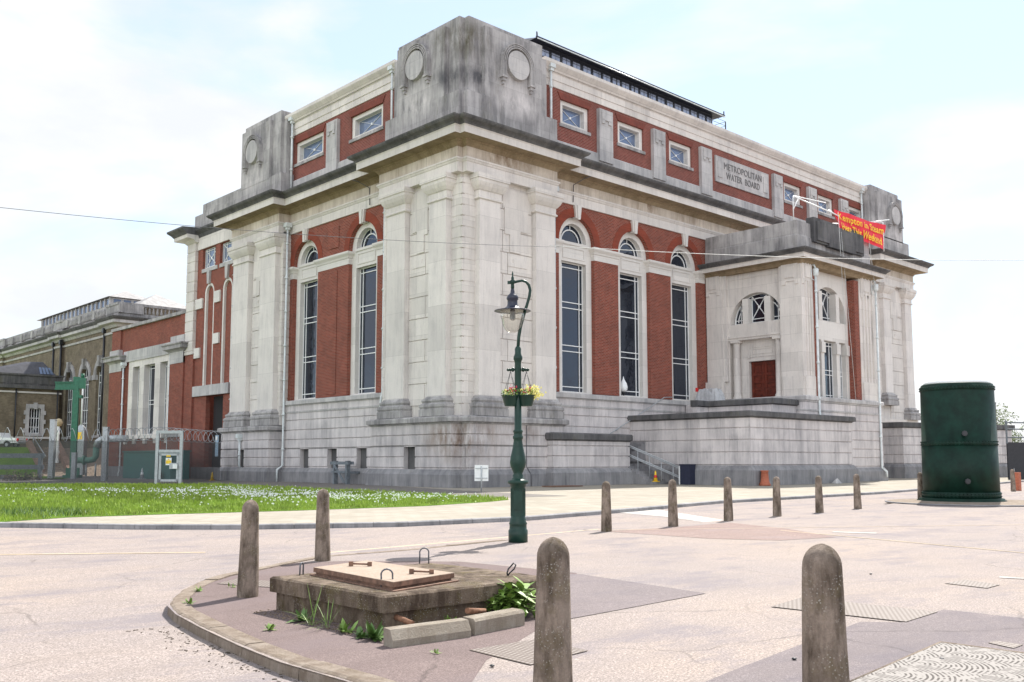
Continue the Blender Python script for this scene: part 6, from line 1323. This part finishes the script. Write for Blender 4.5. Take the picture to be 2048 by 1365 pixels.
# ---- covers and gratings
def flat(name, pts, z, m, lb, cat, th=.003, group=None):
    q = [Vector(S(*p)) for p in pts]; c_ = sum(q, Vector((0, 0)))/len(q); d = q[1]-q[0]; an = atan2(d.y, d.x); R_ = lambda v: (v.x*cos(an)+v.y*sin(an), -v.x*sin(an)+v.y*cos(an))
    a = MB(); a.prism([R_(p-c_) for p in q], 0, th); o = a.build(name, m); o.location = (c_.x, c_.y, z); o.rotation_euler = (0, 0, an); return tag(o, lb, cat, group)
flat('drain_grating', [(-3.72, 12.2), (-2.95, 11.85), (-2.85, 12.35), (-3.62, 12.72)], .006, 'grate', 'iron mesh drain grating behind the island bollard', 'grating', group='iron gratings')
flat('drain_grating', [(-.35, 7.98), (.14, 7.41), (.62, 7.95), (.2, 8.44)], .006, 'grate', 'iron mesh drain grating in front of the kerb blocks', 'grating', group='iron gratings')
flat('drain_grating', [(2.75, 10.3), (3.79, 9.34), (4.36, 9.94), (3.3, 11.0)], .008, 'grate', 'large iron mesh grating right of the right-hand bollard', 'grating', group='iron gratings')
flat('drain_cover', [(5.48, 12.25), (5.78, 11.78), (6.1, 12.1), (5.9, 12.6)], .006, 'grate', 'small sunken slotted drain at the right of the tarmac', 'grating', group='iron gratings')
mh = flat('manhole_cover', [(2.3, 6.75), (3.1, 5.8), (4.6, 7.3), (3.64, 8.27)], .008, 'manhole', 'large worn square manhole cover with scalloped pattern at the lower right corner', 'manhole cover', .008)
flat('hydrant_lid', [(4.05, 8.28), (4.16, 8.37), (4.3, 8.19), (4.14, 8.04)], .008, 'grate', 'small oblong iron lid above the large manhole cover', 'lid')
q = [S(2.3, 6.75), S(3.1, 5.8), S(4.6, 7.3), S(3.64, 8.27)]; a = MB()
for i in range(4): a.tube([(*q[i], .006), (*q[(i+1) % 4], .006)], .018, 4)
P('rim', a, 'kerb', mh).matrix_parent_inverse = mh.matrix_basis.inverted()
random.seed(33)
for k in range(5):
    o = tag(MB().lathe([(.012, 0), (.022, .008), (.012, .016)], n=7).build('pebble', 'blackm'), ['small dark pebble just left of the right-hand bollard', 'small dark pebble between the right-hand bollard and the manhole cover', 'small dark pebble by the middle drain grating', 'small dark pebble far out on the tarmac at the right', 'small dark pebble just right of the nearest bollard'][k], 'pebble', 'dark pebbles on the tarmac'); o.location = (*S(*[(2.2, 7.6), (3.35, 7.6), (-.15, 7.35), (4.9, 13.2), (.2, 7.6)][k]), .006)
# ================================================================ LAMP POST
lp = thing('lamp_post', 'dark green cast iron swan-neck lamp post with clear glass lantern and hanging flower baskets', 'lamp post', (*S(.116, 18.42), 0), atan2(RY, RX))
a = MB(); a.lathe([(.185, 0), (.185, .23), (.165, .25), (.165, .33), (.175, .36), (.15, .40), (.155, .44), (.14, .46), (.138, 1.04), (.15, 1.06), (.16, 1.10), (.20, 1.115), (.20, 1.165), (.135, 1.19), (.10, 1.23), (.105, 1.27), (.085, 1.30), (.11, 1.36), (.145, 1.44), (.155, 1.52), (.145, 1.62), (.105, 1.80), (.085, 1.92), (.085, 1.96), (.10, 1.98), (.10, 2.02), (.082, 2.04), (.085, 2.09), (.095, 2.1), (.095, 2.13), (.070, 2.15), (.066, 2.8), (.062, 3.44), (.07, 3.48), (.088, 3.52), (.088, 3.56), (.07, 3.6), (.06, 3.64), (.062, 3.72), (.045, 3.76), (.02, 3.78)], n=24)
for k in range(20): q = 2*pi*k/20; a.box(.132*cos(q)-.012, .132*cos(q)+.012, .132*sin(q)-.012, .132*sin(q)+.012, .5, 1.02)
a.box(-.085, .085, -.152, -.13, .62, .98); P('column', a, 'green', lp)
arm = [(0, 3.70), (.015, 3.95), (.05, 4.15), (.11, 4.38), (.175, 4.58), (.225, 4.76), (.24, 4.88), (.215, 4.98), (.16, 5.045), (.08, 5.07), (-.02, 5.05), (-.09, 5.03)]
a = MB(); a.tube([(x, 0, z) for x, z in arm], [.033]*4+[.029]*4+[.026]*4, 9); P('swan_neck', a, 'green', lp)
hx = -.105
a = MB(); a.lathe([(.03, 4.88), (.035, 4.96), (.03, 5.0), (.05, 5.02), (.05, 5.07), (.025, 5.09), (.03, 5.12), (.012, 5.16), (.018, 5.2), (.004, 5.26)], (hx, 0, 0), 12); a.box(hx-.10, hx-.03, -.02, .02, 5.0, 5.06); P('finial', a, 'green', lp)
a = MB(); a.lathe([(.03, 4.91), (.038, 4.87), (.045, 4.82), (.09, 4.78), (.115, 4.74), (.115, 4.70), (.095, 4.67), (.098, 4.60), (.12, 4.55), (.165, 4.52), (.25, 4.495), (.35, 4.475), (.362, 4.465), (.352, 4.46), (.2, 4.48), (.1, 4.5)], (hx, 0, 0), 28); hd = P('lamp_shade', a, 'hood', lp)
a = MB(); a.lathe([(.235, 4.47), (.232, 4.38), (.218, 4.28), (.185, 4.17), (.13, 4.08), (.06, 4.04), (.01, 4.035)], (hx, 0, 0), 28); P('glass_globe', a, 'clear', lp)
a = MB()
for k in range(7): a.lathe([(.055, 4.30+.025*k), (.06, 4.307+.025*k), (.055, 4.314+.025*k)], (hx, 0, 0), 12)
a.lathe([(.03, 4.28), (.04, 4.34), (.035, 4.5)], (hx, 0, 0), 10); P('lamp_holder', a, 'galv', lp)
a = MB(); a.tube([(-.19, 0, 3.31), (.19, 0, 3.31)], .018, 7); 
for x_ in (-.19, -.15, .15, .19): a.lathe([(.008, -.03), (.03, -.015), (.03, .015), (.008, .03)], (x_, 0, 3.31), 8)
for s_ in (-1, 1): a.lathe([(.01, -.04), (.03, -.02), (.035, .02), (.01, .05)], (s_*.1, 0, 3.31), 8)
P('crossbar', a, 'green', lp)
def basket(dx, label, rich, seed):
    random.seed(seed); b = thing('hanging_basket', label, 'hanging basket', (*[c+d for c, d in zip(S(.116, 18.42), (RX*dx, RY*dx))], 2.60), 0, 'flower baskets on the lamp post')
    a = MB(); a.lathe([(.105, 0), (.115, .01), (.165, .19), (.178, .2), (.178, .215), (.15, .215)], n=20); P('pot', a, 'green', b)
    hk = (0, 0, .68)
    a = MB()
    for k in range(4): q = k*pi/2+.6; a.tube([(.17*cos(q), .17*sin(q), .2), hk], .004, 4)
    P('hanger', a, 'blackm', b)
    a = MB()
    for k in range(170): q = random.uniform(0, 6.28); r = .19*random.random()**.5; p = Vector((r*cos(q), r*sin(q), .2+random.uniform(0, .13))); e1 = Vector((random.gauss(0, 1), random.gauss(0, 1), random.gauss(0, 1))).normalized()*.025; e2 = e1.orthogonal().normalized()*.014; a.add([p-e1, p+e2, p+e1, p-e2], [(0, 1, 2, 3)])
    P('foliage', a, 'leaf1', b, recalc=False, uv=False)
    for m_, n_, cx, cz, sp in rich:
        a = MB()
        for k in range(n_):
            p = Vector((cx+random.gauss(0, sp), random.gauss(-.02, .08), cz+random.gauss(0, sp*.6))); r = random.uniform(.016, .028); nrm = (Vector((random.gauss(0, .6)-FX, random.gauss(0, .6)-FY, random.uniform(-.2, .9)))).normalized(); e1 = nrm.orthogonal().normalized(); e2 = nrm.cross(e1)
            a.add([p+nrm*.01]+[p+(e1*cos(j*2*pi/5)+e2*sin(j*2*pi/5))*r for j in range(5)], [(0, j+1, (j+1) % 5+1) for j in range(5)])
        P('flowers', a, m_, b, recalc=False, uv=False)['kind'] = 'stuff'
basket(-.145, 'left hanging basket of crimson and cream flowers on the lamp post', [('petalr', 42, .05, .31, .06), ('petaly', 30, -.03, .27, .07)], 3)
basket(.165, 'right hanging basket of trailing pale yellow flowers on the lamp post', [('petaly', 130, .10, .31, .085), ('petaly', 60, .2, .22, .06), ('petalr', 14, -.03, .3, .06)], 4)
for o in list(bpy.data.objects):
    if o.name.startswith('hanging_basket'): o.rotation_euler = (0, 0, atan2(RY, RX))
# ================================================================ GREEN RIVETED TANK
tkn = thing('riveted_tank', 'tall dark green riveted steel cylinder tank with white domed top', 'tank', (*S(17.0, 36.3), .05))
tkn.scale = (.955, .955, 1)
a = MB(); a.lathe([(1.40, .1), (1.385, 2.1), (1.37, 2.1), (1.345, 4.28), (1.31, 4.38), (1.2, 4.43)], n=64); P('shell', a, 'tank', tkn)
a = MB(); a.lathe([(1.26, 4.40), (1.12, 4.52), (.9, 4.64), (.6, 4.73), (.3, 4.78), (.01, 4.79)], n=48); a.lathe([(.05, 4.76), (.04, 4.86)], n=8); P('dome', a, 'paint', tkn)
def band(z0, z1, r, rows):
    a = MB(); a.lathe([(r-.03, z0), (r, z0), (r, z1), (r-.03, z1)], n=64)
    for zz in rows:
        for k in range(64): q = 2*pi*(k+(.5 if rows.index(zz) % 2 else 0))/64; a.lathe([(.0, 0), (.0, 0)], n=3) if False else a.add([(r*cos(q)+dx_, r*sin(q)+dy_, zz+dz_) for dx_, dy_, dz_ in ((-.026*sin(q), .026*cos(q), -.026), (.026*sin(q), -.026*cos(q), -.026), (.026*sin(q), -.026*cos(q), .026), (-.026*sin(q), .026*cos(q), .026), (.03*cos(q), .03*sin(q), 0))], [(0, 1, 4), (1, 2, 4), (2, 3, 4), (3, 0, 4)])
    P('rivet_band', a, 'tank', tkn, recalc=False)
band(.12, .34, 1.43, [.17, .28]); band(2.07, 2.23, 1.395, [2.1, 2.21]); band(4.14, 4.30, 1.37, [4.18, 4.26])
a = MB(); a.lathe([(1.5, -.05), (1.62, -.04), (1.62, .03), (1.55, .04), (1.55, .09), (1.44, .12)], n=64); P('base_flange', a, 'tank', tkn)
for z_, off in ((2.5, .36), (.75, .33)):
    q = atan2(-FY, -FX)-off*.8; a = MB(); a.tube([(1.36*cos(q), 1.36*sin(q), z_), (1.52*cos(q), 1.52*sin(q), z_)], .07, 10); a.tube([(1.46*cos(q), 1.46*sin(q), z_), (1.49*cos(q), 1.49*sin(q), z_)], .105, 8); P('stub_pipe', a, 'blackm', tkn)
ts = tag(MB().lathe([(2.9, -.02), (2.9, .045), (2.8, .055)], n=48).build('tank_plinth', 'kerb'), 'low round concrete base under the green tank', 'plinth'); ts.location = (*S(16.9, 35.4), 0)
b = MB(); b.lathe([(2.92, .0), (2.95, .04), (2.88, .052), (2.85, .02)], n=48); P('edging', b, 'foot', ts)
# ---- sign by the lawn, seen from the back
sg = thing('small_sign', 'back of a small white sign on a grey pole at the tip of the lawn', 'sign', (*S(-1.5, 47.0), 0), atan2(RY, RX))
a = MB(); a.tube([(0, 0, 0), (0, 0, 1.3)], .035, 8); P('pole', a, 'galv', sg); a = MB(); a.box(-.34, .34, .03, .05, .56, 1.34); P('board', a, 'paint', sg)
a = MB(); a.box(-.3, .3, -.0, .03, .68, .72); a.box(-.3, .3, 0, .03, 1.16, 1.2); P('channel', a, 'galv', sg)
# notices on the dark doorway at the left
nt_ = tag(MB().box(.0, .03, -.25, .25, 0, 1.7).build('blue_notice', plain('pale_blue_notice', (.35, .5, .65), .5)), 'tall pale blue notice beside the side doorway behind the fence', 'notice'); nt_.location = (-.2, 30.25, 1.9)
b = MB(); b.box(-.01, 0, -.2, .2, 1.3, 1.6); P('heading', b, 'paint', nt_)
